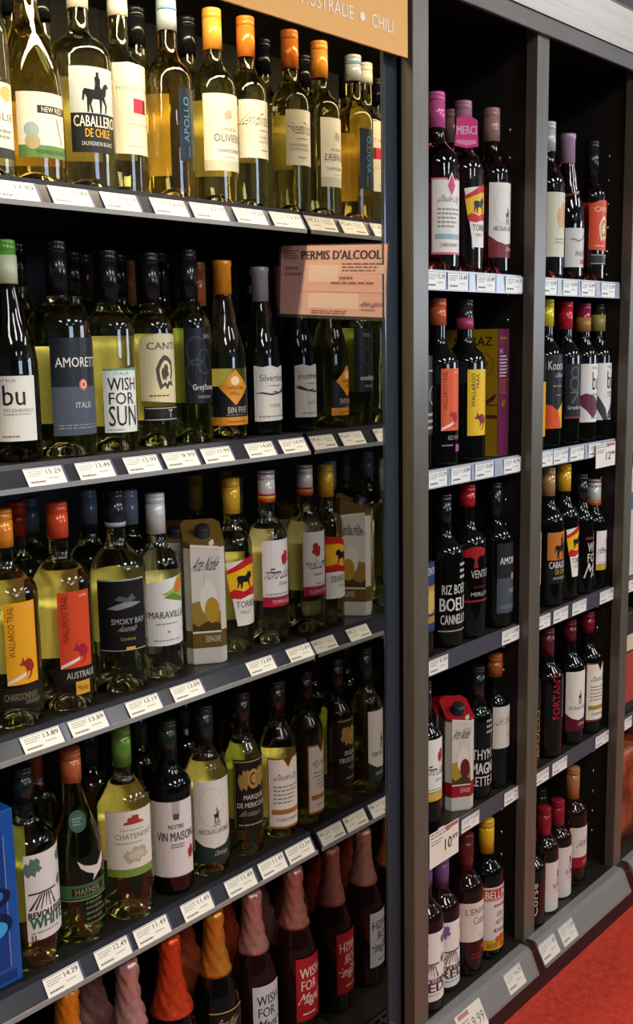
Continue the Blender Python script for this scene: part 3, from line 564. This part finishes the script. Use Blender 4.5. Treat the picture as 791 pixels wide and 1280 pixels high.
bottle(z3, 332, 588, 627, .035, 'bordeaux', 'pale', 'd8d4d0', 'bottle with white cap and red-footed white label, third shelf next to mirror', (328, 676, 759, 72), 1.297, g3, E_toro('b01c30'), band=[(.06, .10, 'b02020'), (.72, .78, 'b02020'), (.78, .90, 'd89a2c'), (.90, 1, 'b02020')])
for xc, yt, c, Y2, nm, L in [(18, 627, 'b03c20', 1.40, 'red-capped', 'yellow-labelled kangaroo'), (36, 622, '55606e', 1.50, 'grey-capped', 'yellow-labelled kangaroo'), (108, 612, '55606e', 1.40, 'grey-capped', 'red-labelled kangaroo'), (160, 612, '8b93a0', 1.42, 'silver-capped', 'silver-lined black-labelled'), (243, 594, 'a8862c', 1.50, 'yellow-capped', 'carton and the fruit-leaf'), (300, 596, '5a5448', 1.39, 'grey-brown-capped', 'bull-labelled')]:
    bottle(z3, xc, yt, yt + 42, .036, 'bordeaux', 'green', c, nm + ' bottle standing behind the %s bottle, third shelf' % L, None, Y2, g3)
def carton(zs, xc, yt, yb_, Y, label, c1, c2, rot, group=None, Wd=.072):
    P = atY(xc, yt, Y); H = P.z - zs
    t = root('wine_carton', label, 'carton', (P.x, Y, zs), group, rot)
    h = Wd / 2; e = .010
    def ring(s, z, ys=0): return [((x * s), (y * s) + ys, z) for x, y in ((-h + e, -h), (h - e, -h), (h, -h + e), (h, h - e), (h - e, h), (-h + e, h), (-h, h - e), (-h, -h + e))]
    bm = bmesh.new(); top = H - .012
    # the top slopes from the high back edge down to the front
    rs = [[bm.verts.new(v) for v in ring(s, z)] for s, z in ((.97, 0), (1, .004), (1, .028), (1, .058), (1, H * .80))]
    zf = lambda y: top - (.5 - y / Wd) * .030
    rs.append([bm.verts.new((x * .985, y * .985, zf(y))) for x, y, _ in ring(1, 0)])
    mi = [3, 3, 2, 0, 2]
    for k, (a, b) in enumerate(zip(rs, rs[1:])):
        for i in range(8): f = bm.faces.new((a[i], a[(i + 1) % 8], b[(i + 1) % 8], b[i])); f.material_index = mi[k]
    bm.faces.new(rs[0][::-1]).material_index = 3; bm.faces.new(rs[-1]).material_index = 2
    bmesh.ops.recalc_face_normals(bm, faces=bm.faces)
    sh = lambda c: mat(hx(c), .28, spec=.5, nz=.04)
    from_bm('carton_body', bm, [sh('d8d2c6'), sh(c1), sh(c1), sh('cfc8bc')], t)
    w2 = (Wd - 2 * e); h2 = H * .80 - .030
    els = [('R', 0, 0, 1, .13, c1), tx('ESPAGNE', .46, .035, .98, .10, 'e0d8c4', 0, .01), ('R', 0, .13, 1, .142, 'e8e0cc'), ('R', 0, .142, 1, 1, 'd9d3c8'), ('P', [(0, .15), (1, .15), (1, .34), (.7, .42), (.3, .46), (0, .44)], 'b09038' if c2 else '9c7c34'),
           ('P', [(0, .15), (1, .15), (1, .22), (.6, .26), (.2, .20), (0, .24)], '4a3c1c'), ('O', .58, .48, .30, .17, 'e6e0d4'), ('O', .70, .36, .26, .13, c2 or 'b8902c'), ('R', .44, .60, .46, .72, 'bdb6a8'), tx('Arte Noble', .12, .76, .98, .90, '33302c', .35), ('P', [(0, 1), (1, .97), (1, 1.0), (0, 1.03)], 'e8e0cc')]
    print_mesh('front_print', els, w2, h2, facefn((-h + e, -h - .0002, .032), (1, 0, 0), (0, 0, 1)), t, 0)
    print_mesh('side_print', [('R', 0, 0, 1, .13, c1), ('R', 0, .142, 1, 1, 'c8c0b2'), ('V', 'ARTE NOBLE', .35, .35, .65, .92, '3a3a30')], w2, h2, facefn((-h - .0002, h - e, .032), (0, -1, 0), (0, 0, 1)), t, 0)
    print_mesh('side_print', els, w2, h2, facefn((h + .0002, -h + e, .032), (0, 1, 0), (0, 0, 1)), t, 0)
    print_mesh('crest', [('S', 'blob', .1, 0, .9, 1, 'e0d6c0')], .012, .012, facefn((.006, -h - .0002, H * .80 + .002), (1, 0, 0), (0, 0, 1)), t, 0)
    bm = bmesh.new(); lathe(bm, [(.0135, -.004), (.0135, .002), (.0125, .003), (.0125, .013), (.0115, .0145), (0, .0145)], 24, 0, lambda i, z: -.0003 if i % 2 else 0)
    o = from_bm('screw_cap', bm, mat((.02, .02, .022), .4), t); o.location = (0, -h * .30, zf(-h * .3) + .001); o.rotation_euler = (.38, 0, 0)
    return t
gc = 'cartons of wine on the shelves'
carton(z3, 251, 644, 835, 1.304, 'brown and white wine carton with wheat picture on the third cooler shelf', '6e5426', None, -.62, gc, .068)
carton(z3, 216, 646, 800, 1.425, 'brown wine carton half hidden behind the front brown carton', '6e5426', None, -.5, gc, .070)
# ---- fourth shelf
g4 = 'white wine bottles on the fourth cooler shelf'; z4 = LZ[3]; Q = 1.296
bottle(z4, 26, 957, 1002, .044, 'bordeaux', 'green', '1b211c', 'bottle with torn black-green vineyard label in white, fourth shelf beside blue box', (31, 1070, 1178, 74), Q, g4, E_rev('WHITE', '2c6a50', '5a7a6a'))
def seal(t, r, H, va, zat):
    print_mesh('neck_seal', [('O', .5, .5, .5, .5, '35584a'), ('O', .5, .5, .42, .42, '27463a', .12), ('X', .2, .3, .8, .7, '86a090', 3)], .026, .030, lambda u, v, l: Vector((0, 0, 0)) + Matrix.Rotation(va + PI + .15, 3, 'Z') @ Vector((r * .70 + l + (.03 - v) * .45, u - .013, zat(1041) + v)), t, 0)
bottle(z4, 87, 937, 975, .042, 'burgundy', 'green', 'b8653c', 'sloping green bottle with copper cap, round seal and white bird, fourth shelf', (74, 1072, 1165, 84), Q, g4,
       [('R', 0, .44, 1, .62, '3f6a3c'), ('R', .26, .48, .9, .58, '1f2a1c'), tx('HAFNER', .32, .49, .8, .57, '9a9478'), ('S', 'eagle', .38, .64, .94, .98, 'dcd8cc'), ('X', .5, .04, .95, .40, '5a6a48', 5), ('R', 0, .41, 1, .43, '7a8a5c')], extra=seal, back=False)
bottle(z4, 150, 907, 955, .0435, 'bordeaux', 'white', '5f8a34', 'bottle with green cap and green-footed cream label, fourth shelf', (133, 1015, 1097, 84), Q, g4, E_chat())
bottle(z4, 208, 899, 940, .037, 'bordeaux', 'dark', '1c2a22', 'dark green bottle with plain white label and small grey ribbon, fourth shelf', (190, 1003, 1097, 82), Q, g4, E_notre())
bottle(z4, 254, 880, 928, .037, 'bordeaux', 'white', '202624', 'bottle with white label, tiny cyclist and dark green foot, fourth shelf', (243, 977, 1080, 76), Q, g4, E_nic('22352c'))
bottle(z4, 301, 864, 905, .034, 'bordeaux', 'green', '1d1a1a', 'bottle with black label and gold heraldic crest, fourth shelf', (292, 950, 1038, 72), Q, g4, E_marq())
bottle(z4, 345, 850, 890, .034, 'bordeaux', 'white', '221c1c', 'bottle with orange-edged white label notched at the top, by the mirror', (335, 948, 1036, 72), Q, g4, E_dog('a8682c', 'a8762c'))
for xc, yt, c, Y2, nm, L in [(40, 945, '7a3424', 1.42, 'rust-capped', 'vineyard-labelled'), (110, 925, '26302a', 1.39, 'dark-capped', 'bird-labelled'), (172, 900, '26302a', 1.40, 'dark-capped', 'green-footed cream-labelled'), (228, 880, K, 1.40, 'dark-capped', 'ribbon-labelled'), (322, 858, K, 1.40, 'dark-capped', 'gold-crested')]:
    bottle(z4, xc, yt, yt + 42, .036, 'bordeaux', 'green', c, nm + ' bottle standing behind the %s bottle, fourth shelf' % L, None, Y2, g4, Hf=.30)
# blue pack at the left end
A = atY(29, 1218, 1.262); hgt = atY(12, 1010, 1.262).z - z4
bx = root('drink_pack', 'bright blue cardboard drink pack at the left end of the fourth shelf', 'box', (A.x - .10, 1.262, z4))
box('pack_body', -.10, .10, 0, .12, 0, hgt, mat(hx('1a56a8'), .25, spec=.5, nz=.12, scale=18), bx, .002)
print_mesh('pack_print', [('R', .02, .1, .90, .9, '123f88'), ('R', .905, .1, .912, .86, '8a8fc8'), ('O', .80, .36, .14, .075, '0a1f4a'), ('O', .80, .34, .10, .05, '3fa8e8'), ('O', .80, .52, .14, .06, '0a1f4a'), ('O', .80, .53, .08, .035, '2a78c8'), ('R', 0, .03, .95, .08, '0f3a7c')], .2, hgt, facefn((-.10, -.0003, 0), (1, 0, 0), (0, 0, 1)), bx, 0)
# ---- sparkling wines on the bottom deck
g5 = 'sparkling wine bottles on the bottom cooler deck'; z5 = DECK
R1 = .043
def E_magic(bg, ink, w3): return [base(bg), tx('WISH', .12, .68, .9, .84, ink, 0, .03), tx('FOR', .16, .48, .74, .64, ink, 0, .02), tx(w3, .10, .22, .9, .44, ink, .3, .02), ('X', .2, .08, .8, .14, ink, 1)]
bottle(z5, 366, 1084, 1153, R1, 'champagne', 'darkred', 'b87a70', 'sparkling bottle with pink foil and red label, nearest the mirror', (370, 1200, 1278, 60), 1.25, g5, E_magic('b01e26', 'e8d8d0', 'Magic'), capstyle='foil')
bottle(z5, 314, 1113, 1184, R1, 'champagne', 'darkred', 'c08a80', 'sparkling bottle with pink foil and grey-white lettered label', (316, 1235, 1310, 60), 1.255, g5, E_magic('c8c8cc', '2a2a2e', 'Magic'), capstyle='foil')
bottle(z5, 266, 1138, 1212, R1, 'champagne', 'dark', 'd08a30', 'sparkling black bottle with crumpled gold foil neck', (262, 1262, 1330, 70), 1.255, g5, [('R', 0, .9, 1, .93, 'a8905c'), ('R', 0, .5, 1, .88, '191716'), tx('Brut Noir', .2, .6, .8, .8, 'b8a87c', .3)], capstyle='foil')
bottle(z5, 211, 1170, 1260, R1, 'champagne', 'dark', 'd84a24', 'sparkling bottle with bright orange-red foil neck', None, 1.255, g5, capstyle='foil')
bottle(z5, 158, 1200, 1280, R1, 'champagne', 'darkred', 'c89a94', 'sparkling bottle with pale pink foil, silver lettering, between orange foils', None, 1.255, g5, capstyle='foil')
bottle(z5, 82, 1234, 1300, R1, 'champagne', 'dark', 'e09024', 'sparkling bottle with yellow-orange foil, lower left under the ticket rail', None, 1.255, g5, capstyle='foil')
for xc, yt, c, L in [(110, 1218, 'a87870', 'dull pink foil bottle behind the yellow-orange foil bottle'), (226, 1160, 'b05030', 'dull orange foil bottle behind the bright orange-red one'), (276, 1128, 'a03c20', 'rust foil bottle behind the gold foil bottle'), (330, 1100, '8a5c54', 'dusky pink foil bottle behind the grey-white labelled sparkling one')]:
    bottle(z5, xc, yt, yt + 70, .042, 'champagne', 'dark', c, L, None, 1.36, g5, capstyle='foil', Hf=.315)

# ---- wooden shelving, bay beside the cooler
h1 = 'rose bottles on the topmost wooden shelves'; QR = 1.096
def merci(t, r, H, va, zat):
    w_, h_ = .044, .056
    print_mesh('neck_tag', [('P', [(0, .08), (.5, 0), (1, .05), (.96, .85), (.6, 1), (.1, .92)], 'd81e78'), ('P', [(.08, .16), (.5, .08), (.92, .14), (.9, .24), (.1, .26)], 'e88ab4'), tx('MERCI', .10, .42, .92, .68, 'f6d8e6', 0, .04)], w_, h_,
        lambda u, v, l: Matrix.Rotation(va + PI + .3, 3, 'Z') @ Vector((.019 + l, u - w_ / 2, zat(183) + v)), t, 0)
bottle(RZ[0], 545, 116, 161, .040, 'bordeaux', 'rose', 'd8609a', 'rose bottle with bright pink cap and pink diamond label', (539, 222, 318, 66), QR, h1, E_dog('d86a7c', '9ab4bc') + [('P', [(.40, .9), (.56, 1.08), (.72, .9), (.56, .74)], 'ece5d8'), ('P', [(.43, .9), (.56, 1.05), (.69, .9), (.56, .77)], 'd04a6c')])
bottle(RZ[0], 579, 127, 178, .037, 'bordeaux', 'rose', 'b07a8c', 'rose bottle with pink thank-you neck tag and bull label', (580, 229, 309, 64), QR + .005, h1, E_flag('TORRES'), extra=merci)
bottle(RZ[0], 614.5, 136, 178, .036, 'bordeaux', 'rose', 'b0857c', 'rose bottle with dusky cap and white label with burgundy foot', (611, 228, 322, 74), QR + .005, h1, E_nic('7a1f26'))
bottle(RZ[0], 564, 138, 180, .034, 'bordeaux', 'rose', '8a6a5a', 'beige-capped bottle standing behind the two front rose bottles', None, 1.175, h1)
bottle(RZ[0], 685, 153, 190, .035, 'bordeaux', 'rose', 'bcbcb8', 'bottle with silver cap and cream label of a peach flower, behind the second post', (683, 240, 321, 60), QR, h1, [base('d8d2b4'), ('S', 'blob', .35, .42, .9, .86, 'd8a06c'), ('X', .3, .2, .8, .3, '9a947c', 2)])
def sash(t, r, H, va, zat):
    print_mesh('neck_ribbon', [('P', [(0, .2), (1, .62), (1, .95), (0, .5)], 'd0bcae'), ('P', [(.52, 1.9), (.56, 1.9), (.66, .75), (.62, .75)], 'd8d2c8'), ('P', [(.1, .2), (.2, .24), (.32, -.3), (.24, -.35)], 'c8c0b4')], .036, .018,
        lambda u, v, l: Matrix.Rotation(va + PI + .25, 3, 'Z') @ Vector((r * .72 + l, u - .018, zat(249) + v)), t, 0)
bottle(RZ[0], 710, 168, 205, .0355, 'burgundy', 'rose', 'b89ab4', 'sloping rose bottle with lilac cap and paper neck ribbon', (706, 285, 334, 70), QR, h1, [base('d4cfc8'), tx('ANJOU', .3, .24, .8, .42, '3f4a5c', 0, .01), ('S', 'swash', .1, .5, .8, .9, '8b8680'), ('R', .5, .08, .9, .2, 'c0506c')], extra=sash, capstyle='capsule')
bottle(RZ[0], 740, 177, 223, .033, 'bordeaux', 'rose', '1b1b1f', 'rose bottle with black cap and bright orange lion label', (736, 250, 331, 60), QR + .005, h1, E_canti('dc4a22', 'e8d8a0'))

h2 = 'red wine bottles on the second wooden shelves'
bottle(RZ[1], 516, 373, 407, .033, 'bordeaux', 'dark', '2a2422', 'dark bottle mostly hidden behind the first post, second wooden shelf', (528, 445, 545, 50), QR, h2, [base('1a1a1a'), ('R', .3, .8, .9, .82, 'a8a8a8'), ('O', .6, .5, .3, .12, 'a8a8a8', .15), ('X', .1, .05, .9, .3, 'b0b0b0', 3)])
bottle(RZ[1], 547, 373, 407, .0375, 'bordeaux', 'dark', 'c05a34', 'black bottle with rust cap and tall orange kangaroo label', (551, 461, 539, 44), QR, h2, E_wall('e05c30', '5a2412', '9a2030'),
       extra=foot(552, 544, 566, 60, [tx('RED WINE', .2, .7, .7, .95, '9a9480'), ('X', .0, .3, .5, .5, '8a8480', 1), ('R', .5, .0, .8, .42, 'a8509a')]))
bottle(RZ[1], 581, 374, 412, .039, 'bordeaux', 'dark', '26262a', 'black bottle with tall yellow label and red kangaroo, magenta-ringed cap', (584, 462, 545, 46), QR, h2,
       [base('e8bc1c'), ('V', 'WALLAROO', .16, .44, .34, .94, K, 0, .02), ('V', 'TRAIL', .38, .70, .52, .94, K, 0, .01), ('S', 'roo', .26, .08, .92, .36, '7a1f30')], band=[(.62, 1.0, 'a03c5c')])
P0 = atY(621, 572, 1.085)
sb = root('wine_box', 'yellow and purple cardboard wine box on the second wooden shelf', 'box', (P0.x, 1.085, RZ[1]))
bw_ = min(1.7865, atY(651, 568, 1.085).x) - P0.x; bh = atY(622, 411, 1.085).z - RZ[1]; bd = .20
box('box_body', 0, bw_, 0, bd, 0, bh, mat(hx('5f2440'), .45, nz=.05), sb, .001)
print_mesh('side_print', [base('c09a1a'), tx('SHIRAZ', .50, .87, .94, .94, '3a2a10', 0, .01), ('O', .80, .72, .16, .10, '6a5418', .05), tx('212', .70, .69, .90, .75, '5a4614'), ('V', 'WALLAROO TRAIL', .30, .30, .46, .84, '5a3a10'), ('R', 0, .40, 1, .41, '8a3a20'), ('R', 0, .30, 1, .325, '7a2430'), ('S', 'swash', .5, .3, 1, .5, '7a2430'), ('O', .78, .13, .06, .03, '6a5418', .2), ('X', .6, .02, .95, .08, '6a5418', 2)],
           bd, bh, facefn((-.0003, bd, 0), (0, -1, 0), (0, 0, 1)), sb, 0)
print_mesh('front_print', [base('6a2848'), tx('WALLAROO', .12, .915, .82, .94, 'd8b43c', 0, .02), tx('TRAIL', .12, .88, .5, .905, 'd8b43c', 0, .01), tx('SHIRAZ', .12, .81, .44, .845, 'e0d0d0', 0, .02), ('X', .12, .62, .84, .80, 'd8c8cc', 7), ('X', .12, .49, .84, .61, 'a85a30', 6), tx('“', .36, .39, .62, .45, 'e8b41c', 0, .05)],
           bw_, bh, facefn((0, -.0003, 0), (1, 0, 0), (0, 0, 1)), sb, 0)
bottle(RZ[1], 662, 374, 408, .034, 'bordeaux', 'dark', '33302c', 'dark bottle with yellow label edge peeking past the second post', (662, 478, 547, 50), QR, h2, [base('d8a01c')])
bottle(RZ[1], 683, 374, 408, .034, 'bordeaux', 'dark', 'd8c020', 'black bottle with yellow cap and orange sun arc on black label', (680, 444, 536, 62), QR, h2, [base('141418'), ('P', [(0, 0), (.7, 0), (.66, .12), (.5, .24), (.25, .32), (0, .33)], 'd8501c'), ('P', [(.5, .25), (.9, .38), (.92, 0), (.7, 0), (.66, .12)], 'e8b81c'), tx('Koonara', .12, .80, .98, .92, 'd8d4cc'), tx('Cabernet', .4, .70, .85, .76, 'c8c4bc', .2), ('X', .3, .56, .8, .6, 'b08c3c', 1), ('X', .4, .44, .8, .47, '9a9690', 1)])
bottle(RZ[1], 707, 377, 412, .034, 'bordeaux', 'dark', 'b81c30', 'black bottle with red cap and grey outlined number 87', (706, 455, 524, 56), QR, h2, [base('121216'), ('O', .40, .84, .18, .11, '5a5a60', .2), ('O', .40, .64, .22, .13, '5a5a60', .2), tx('7', .2, .28, .62, .50, '5a5a60'), tx('GreyStone', .1, .16, .84, .24, 'd0d0d0'), ('R', 0, .02, .9, .04, 'b01c24')])
bottle(RZ[1], 752, 380, 414, .0315, 'bordeaux', 'dark', '26221c', 'black bottle with black and gold cap, charcoal petals on white label', (744, 454, 525, 62), QR, h2, E_bu([('P', [(0, .5), (.4, .2), (.5, 0), (.3, 0), (0, .25)], '3a3a3c'), ('P', [(.9, .42), (.5, .12), (.5, 0), (.8, .05), (1, .3)], '4a4a4c')]), band=[(.4, 1, '9a8a4c')])
bottle(RZ[1], 729.5, 379, 415, .032, 'bordeaux', 'dark', '8a1f3c', 'black bottle with burgundy and gold cap, purple shape on white label', (724.5, 455, 528, 64), QR, h2, E_bu([('P', [(0, .45), (.2, .5), (.5, .46), (.9, .30), (.7, .15), (.5, .06), (.2, .22), (.05, .28)], '6a2844')]), band=[(.5, .98, 'a8763c')])
bottle(RZ[1], 698, 380, 412, .034, 'bordeaux', 'dark', '6a4434', 'brown-capped bottle set back between the sun-arc bottle and the 87 bottle', None, 1.168, h2)

h3 = 'red wine bottles on the third wooden shelves'
bottle(RZ[2], 518, 640, 680, .035, 'bordeaux', 'dark', '1c1c20', 'dark bottle with blue and gold label cut off by the first post', (525, 705, 792, 44), QR, h3, [base('2c3c66'), ('R', 0, .12, 1, .66, 'a8823c'), ('S', 'blob', .1, .2, .95, .62, 'c8a860'), tx('VENTO', .2, .82, .95, .92, 'd8d4c8'), ('R', 0, .22, 1, .26, '2c3c66')])
bottle(RZ[2], 554, 617, 655, .038, 'bordeaux', 'dark', '141416', 'black bottle hand-lettered in white capitals about beef', (548, 715, 790, 66), QR, h3, [('T', 'RIZ BOEUF', .10, .62, 1.05, .78, 'd8d4d0', 0, .01), tx('BOEUF', .04, .34, 1.05, .56, 'd8d4d0', 0, .06), tx('CANNELLONI', .06, .12, 1.1, .28, 'd8d4d0', 0, .02), ('R', .0, .0, 1, .02, 'a8a4a0'), ('X', .66, .84, 1, 1.15, 'c8c4c0', 3)])
bottle(RZ[2], 584, 605, 632, .0365, 'bordeaux', 'dark', 'a81c26', 'black bottle with red cap and red tree on the label', (578, 682, 753, 74), QR, h3, [('S', 'tree', .0, .60, .70, .98, '9a1c20'), ('T', 'VENTURA', .22, .42, .98, .56, 'c8c4bc'), tx('CARMENERE', .3, .24, .8, .28, '7a2420'), tx('MERLOT', .22, .10, .8, .17, 'b8b4ac', 0, .01), ('R', 0, .0, 1, .03, 'a81c24')])
bottle(RZ[2], 630, 600, 650, .0365, 'bordeaux', 'dark', '18181c', 'black bottle with two-tone charcoal and slate label, red crest, third wooden shelf', (621, 680, 767, 70), QR, h3, E_amor('26262c', '4c525c'))
bottle(RZ[2], 656.5, 590, 619, .034, 'bordeaux', 'dark', '33302c', 'dark bottle with white label edge peeking past the second post', (657, 668, 734, 46), QR, h3, [base('d8cdb0')])
bottle(RZ[2], 685, 584, 619, .0355, 'bordeaux', 'dark', 'a88450', 'black bottle with tan cap and rider on orange label', (684, 666, 730, 64), QR, h3, E_cab('c8762c'))
bottle(RZ[2], 705, 580, 613, .0335, 'bordeaux', 'dark', 'd8aa24', 'black bottle with yellow cap and bull label, third wooden shelf', (707, 657, 722, 62), QR, h3, E_flag('TORRES'))
bottle(RZ[2], 753.5, 597, 631, .030, 'bordeaux', 'dark', 'c8c8c4', 'smaller black bottle with white and orange cap and yellow-footed label', (745, 664, 713, 60), QR, h3, E_toro('c8a81c'), band=[(.02, .08, 'a82c2c'), (.78, 1, 'b8642c')])
bottle(RZ[2], 726, 592, 625, .031, 'bordeaux', 'dark', '17171a', 'black-capped bottle lettered in white script, between bull label and small bottle', (731, 675, 724, 50), QR, h3, [('R', 0, 1.0, 1, 1.06, '7a2030'), tx('WISH', .12, .68, .95, .92, 'd8d4d0', 0, .02), tx('FOR', .12, .42, .8, .64, 'd8d4d0', 0, .02), tx('Me', .05, .02, .9, .40, 'd8d4d0', .3)])

h4 = 'red wine bottles on the fourth wooden shelves'
bottle(RZ[3], 529, 850, 885, .034, 'bordeaux', 'dark', '1c1c20', 'black bottle with white label, red splash and yellow foot beside the red carton', (528, 926, 1003, 62), QR - .005, h4, E_toro('d8ac1c'))
carton(RZ[3], 570, 868, 1020, 1.100, 'red and white wine carton with wheat picture and black cap, fourth wooden shelf', 'a01c24', '6a1c28', -.62, gc, .058)
carton(RZ[3], 557, 868, 1000, 1.19, 'red wine carton behind the front red carton', 'a01c24', '6a1c28', -.55, gc, .056)
bottle(RZ[3], 630, 812, 844, .030, 'bordeaux', 'dark', 'a0582c', 'black bottle with rust cap and white script label, fourth wooden shelf', (616, 884, 936, 74), QR, h4, E_fum('d6d0c4', '6b655e'))
bottle(RZ[3], 596, 832, 872, .0298, 'bordeaux', 'dark', '1a1a1c', 'black bottle hand-lettered in white, between red carton and white-labelled bottle', (590, 935, 985, 74), QR, h4, [tx('THYM ET', .0, .70, .9, .95, 'd8d4d0', 0, .01), tx('MAGNEA', .0, .34, .9, .62, 'd8d4d0', 0, .05), tx('LETTE ANIS', .0, .04, 1, .28, 'd8d4d0', 0, .02), ('X', .40, 1.3, .8, 1.7, 'a8a4a0', 3)])
bottle(RZ[3], 657, 790, 826, .034, 'bordeaux', 'dark', '1c1c1e', 'dark bottle with yellow upright lettering peeking past the second post', (668, 890, 950, 20), QR, h4, [('V', 'APOLLO', .1, 0, .8, 1, 'b8942c', 0, .02)])
bottle(RZ[3], 684, 784, 818, .036, 'bordeaux', 'dark', '5a1c24', 'black bottle with upright pink-red lettering', (691, 843, 900, 20), QR, h4, [('V', 'FORTANT', .0, 0, .9, 1, 'c01c3c', 0, .03)])
bottle(RZ[3], 712, 774, 800, .0355, 'bordeaux', 'dark', '5c1420', 'black bottle with burgundy cap, white label and burgundy foot', (707, 840, 914, 66), QR, h4, E_nic('5c1424'))
bottle(RZ[3], 735, 764, 790, .0355, 'bordeaux', 'dark', '7a1424', 'black bottle with dark red cap and copper-edged notched label', (732, 829, 902, 66), QR, h4, E_dog('7a3424', 'a8862c'))

Q5 = 1.062
h5 = 'red wine bottles on the bottom wooden shelf'
bottle(RD, 519, 1080, 1105, .0365, 'bordeaux', 'darkred', '6a4a78', 'purple-lettered bottle hidden mostly by the first post, bottom shelf', (520, 1168, 1253, 70), Q5, h5, E_rev('RED', '4a2c4c', '7a5c8a'))
bottle(RD, 551, 1075, 1106, .0365, 'bordeaux', 'darkred', '6a4a78', 'dark red bottle with purple cap and purple vineyard label', (548, 1154, 1235, 70), Q5, h5, E_rev('RED', '4a2c4c', '7a5c8a'))
bottle(RD, 582, 1045, 1088, .036, 'bordeaux', 'darkred', '5c1c20', 'dark red bottle with maroon cap, white label and faint red foot', (575, 1130, 1178, 80), Q5, h5, [base('dccfc6'), tx("L'ENVIE", .14, .70, .80, .86, '5a544c', 0, .005), tx('Coteaux', .34, .44, .9, .64, '6a645c'), ('X', .5, .1, .9, .16, '9a948a', 1)],
       extra=foot(580, 1184, 1204, 70, [('X', .2, .2, .8, .6, '7a2c20', 2), ('O', .6, .85, .06, .14, 'b0402c')]))
bottle(RD, 608, 1027, 1063, .0355, 'bordeaux', 'dark', 'd8a824', 'bottle with yellow cap, red banded and yellow-footed white label', (600, 1110, 1188, 78), Q5, h5, [base('d8d2cc'), ('R', 0, .78, 1, .98, 'a82c24'), ('R', 0, .965, 1, .975, 'e0d0c0'), ('R', 0, .79, 1, .80, 'e0d0c0'), tx('BELLINI', .14, .82, .86, .94, 'ece0d0', 0, .02), ('R', 0, 0, 1, .16, 'd09a24'), ('S', 'blob', .40, .10, .8, .24, 'b8542c'), tx('AMORE', .36, .68, .78, .73, '7a3430', 0, .01), tx('Vino', .44, .52, .72, .62, '8a8480', .3), tx('434', .42, .40, .74, .50, '8a8480', .2), tx('ROUGE', .38, .28, .76, .34, '7a3430', 0, .01), tx('ROTE  VINO', .2, .03, .85, .11, '7a4410')])
bottle(RD, 657, 1040, 1050, .036, 'bordeaux', 'dark', '2c1c1c', 'dark bottle with white upright script by the second post, bottom shelf', (664, 1105, 1145, 16), Q5, h5, [('V', 'Corse', .1, 0, .9, 1, 'd0ccc8', 0, .02)])
def E_vin(): return [base('d8cfcc'), tx('Vin Maison', .44, .44, 1.0, .56, '8a3c34', 0, .01), ('R', .66, .66, .76, .80, '4a4442'), ('X', .5, .36, .9, .4, '9a948e', 1), tx('NOTRE', .6, .58, .85, .63, '8a3c34')]
bottle(RD, 680, 1012, 1050, .033, 'bordeaux', 'darkred', '8a1c28', 'left one of the two red-capped bottles with plain white labels, bottom shelf', (675, 1079, 1140, 66), 1.064, h5, E_vin())
bottle(RD, 697, 999, 1035, .033, 'bordeaux', 'darkred', '8a1c28', 'red-capped white-labelled bottle standing behind its twin, bottom shelf', (692, 1060, 1122, 60), 1.085, h5, E_vin())
bottle(RD, 716, 965, 998, .034, 'bordeaux', 'darkred', 'a87448', 'dark red bottle with tan cap and red-footed white label', (712, 1035, 1085, 66), 1.066, h5, [base('d8cfc8'), ('R', 0, 0, 1, .26, '8a1c28'), tx('SANTO', .30, .52, .92, .68, '3a3432', .25), tx('merlot', .5, .10, .85, .17, 'd8b8b0')])
bottle(RD, 676, 985, 1015, .036, 'bordeaux', 'dark', '1f1c1a', 'dark bottle set back behind the red-capped pair', None, 1.15, h5)

# ---------------------------------------------------------------- sliver of the bay past the third post
gb = 'goods past the third post'
def sack(x, z, w_, h_, c1, c2, label):
    t = root('firelog_bag', label, 'bag', (x, 1.075, z), gb)
    bm = bmesh.new(); add_box(bm, 0, w_, 0, .16, 0, h_)
    bmesh.ops.subdivide_edges(bm, edges=list(bm.edges), cuts=5, use_grid_fill=True)
    rr = random.Random(3)
    for v in bm.verts: v.co.x += .006 * math.sin(v.co.z * 40 + v.co.y * 30); v.co.y += .004 * math.sin(v.co.z * 55 + v.co.x * 40) + .004
    bmesh.ops.recalc_face_normals(bm, faces=bm.faces)
    from_bm('bag_body', bm, grain(hx(c1), hx(c2), .35, (18, 18, 9), 1.4), t, True)
sack(2.262, RD, .15, .24, '1c0c06', 'b8552c', 'orange flame-printed bag standing on the bottom shelf past the third post')
sack(2.44, RD, .15, .23, '1c0c06', 'a8502c', 'second flame-printed bag further along the bottom shelf')
for i, (z, hh, c1, c2, label) in enumerate([(RZ[1], .22, 'b04a24', 'c05a2c', 'orange carton on the second shelf past the third post'), (RZ[2], .26, 'd0ccc0', 'c8c4b8', 'white carton with teal band on the third shelf past the third post'), (RZ[3], .25, '33302e', 'b04a3c', 'dark carton with red print on the fourth shelf past the third post')]):
    t = root('goods_carton', label, 'box', (2.262, 1.072, z), gb)
    box('carton_body', 0, .12, 0, .15, 0, hh, mat(hx(c1), .4, nz=.08), t, .002)
    print_mesh('front_print', [('R', .05, .1, .95, .6, c2), ('R', .05, .62, .95, .78, '2c7a78' if i == 1 else 'd8c8b0')], .12, hh, facefn((0, -.0004, 0), (1, 0, 0), (0, 0, 1)), t, 0)
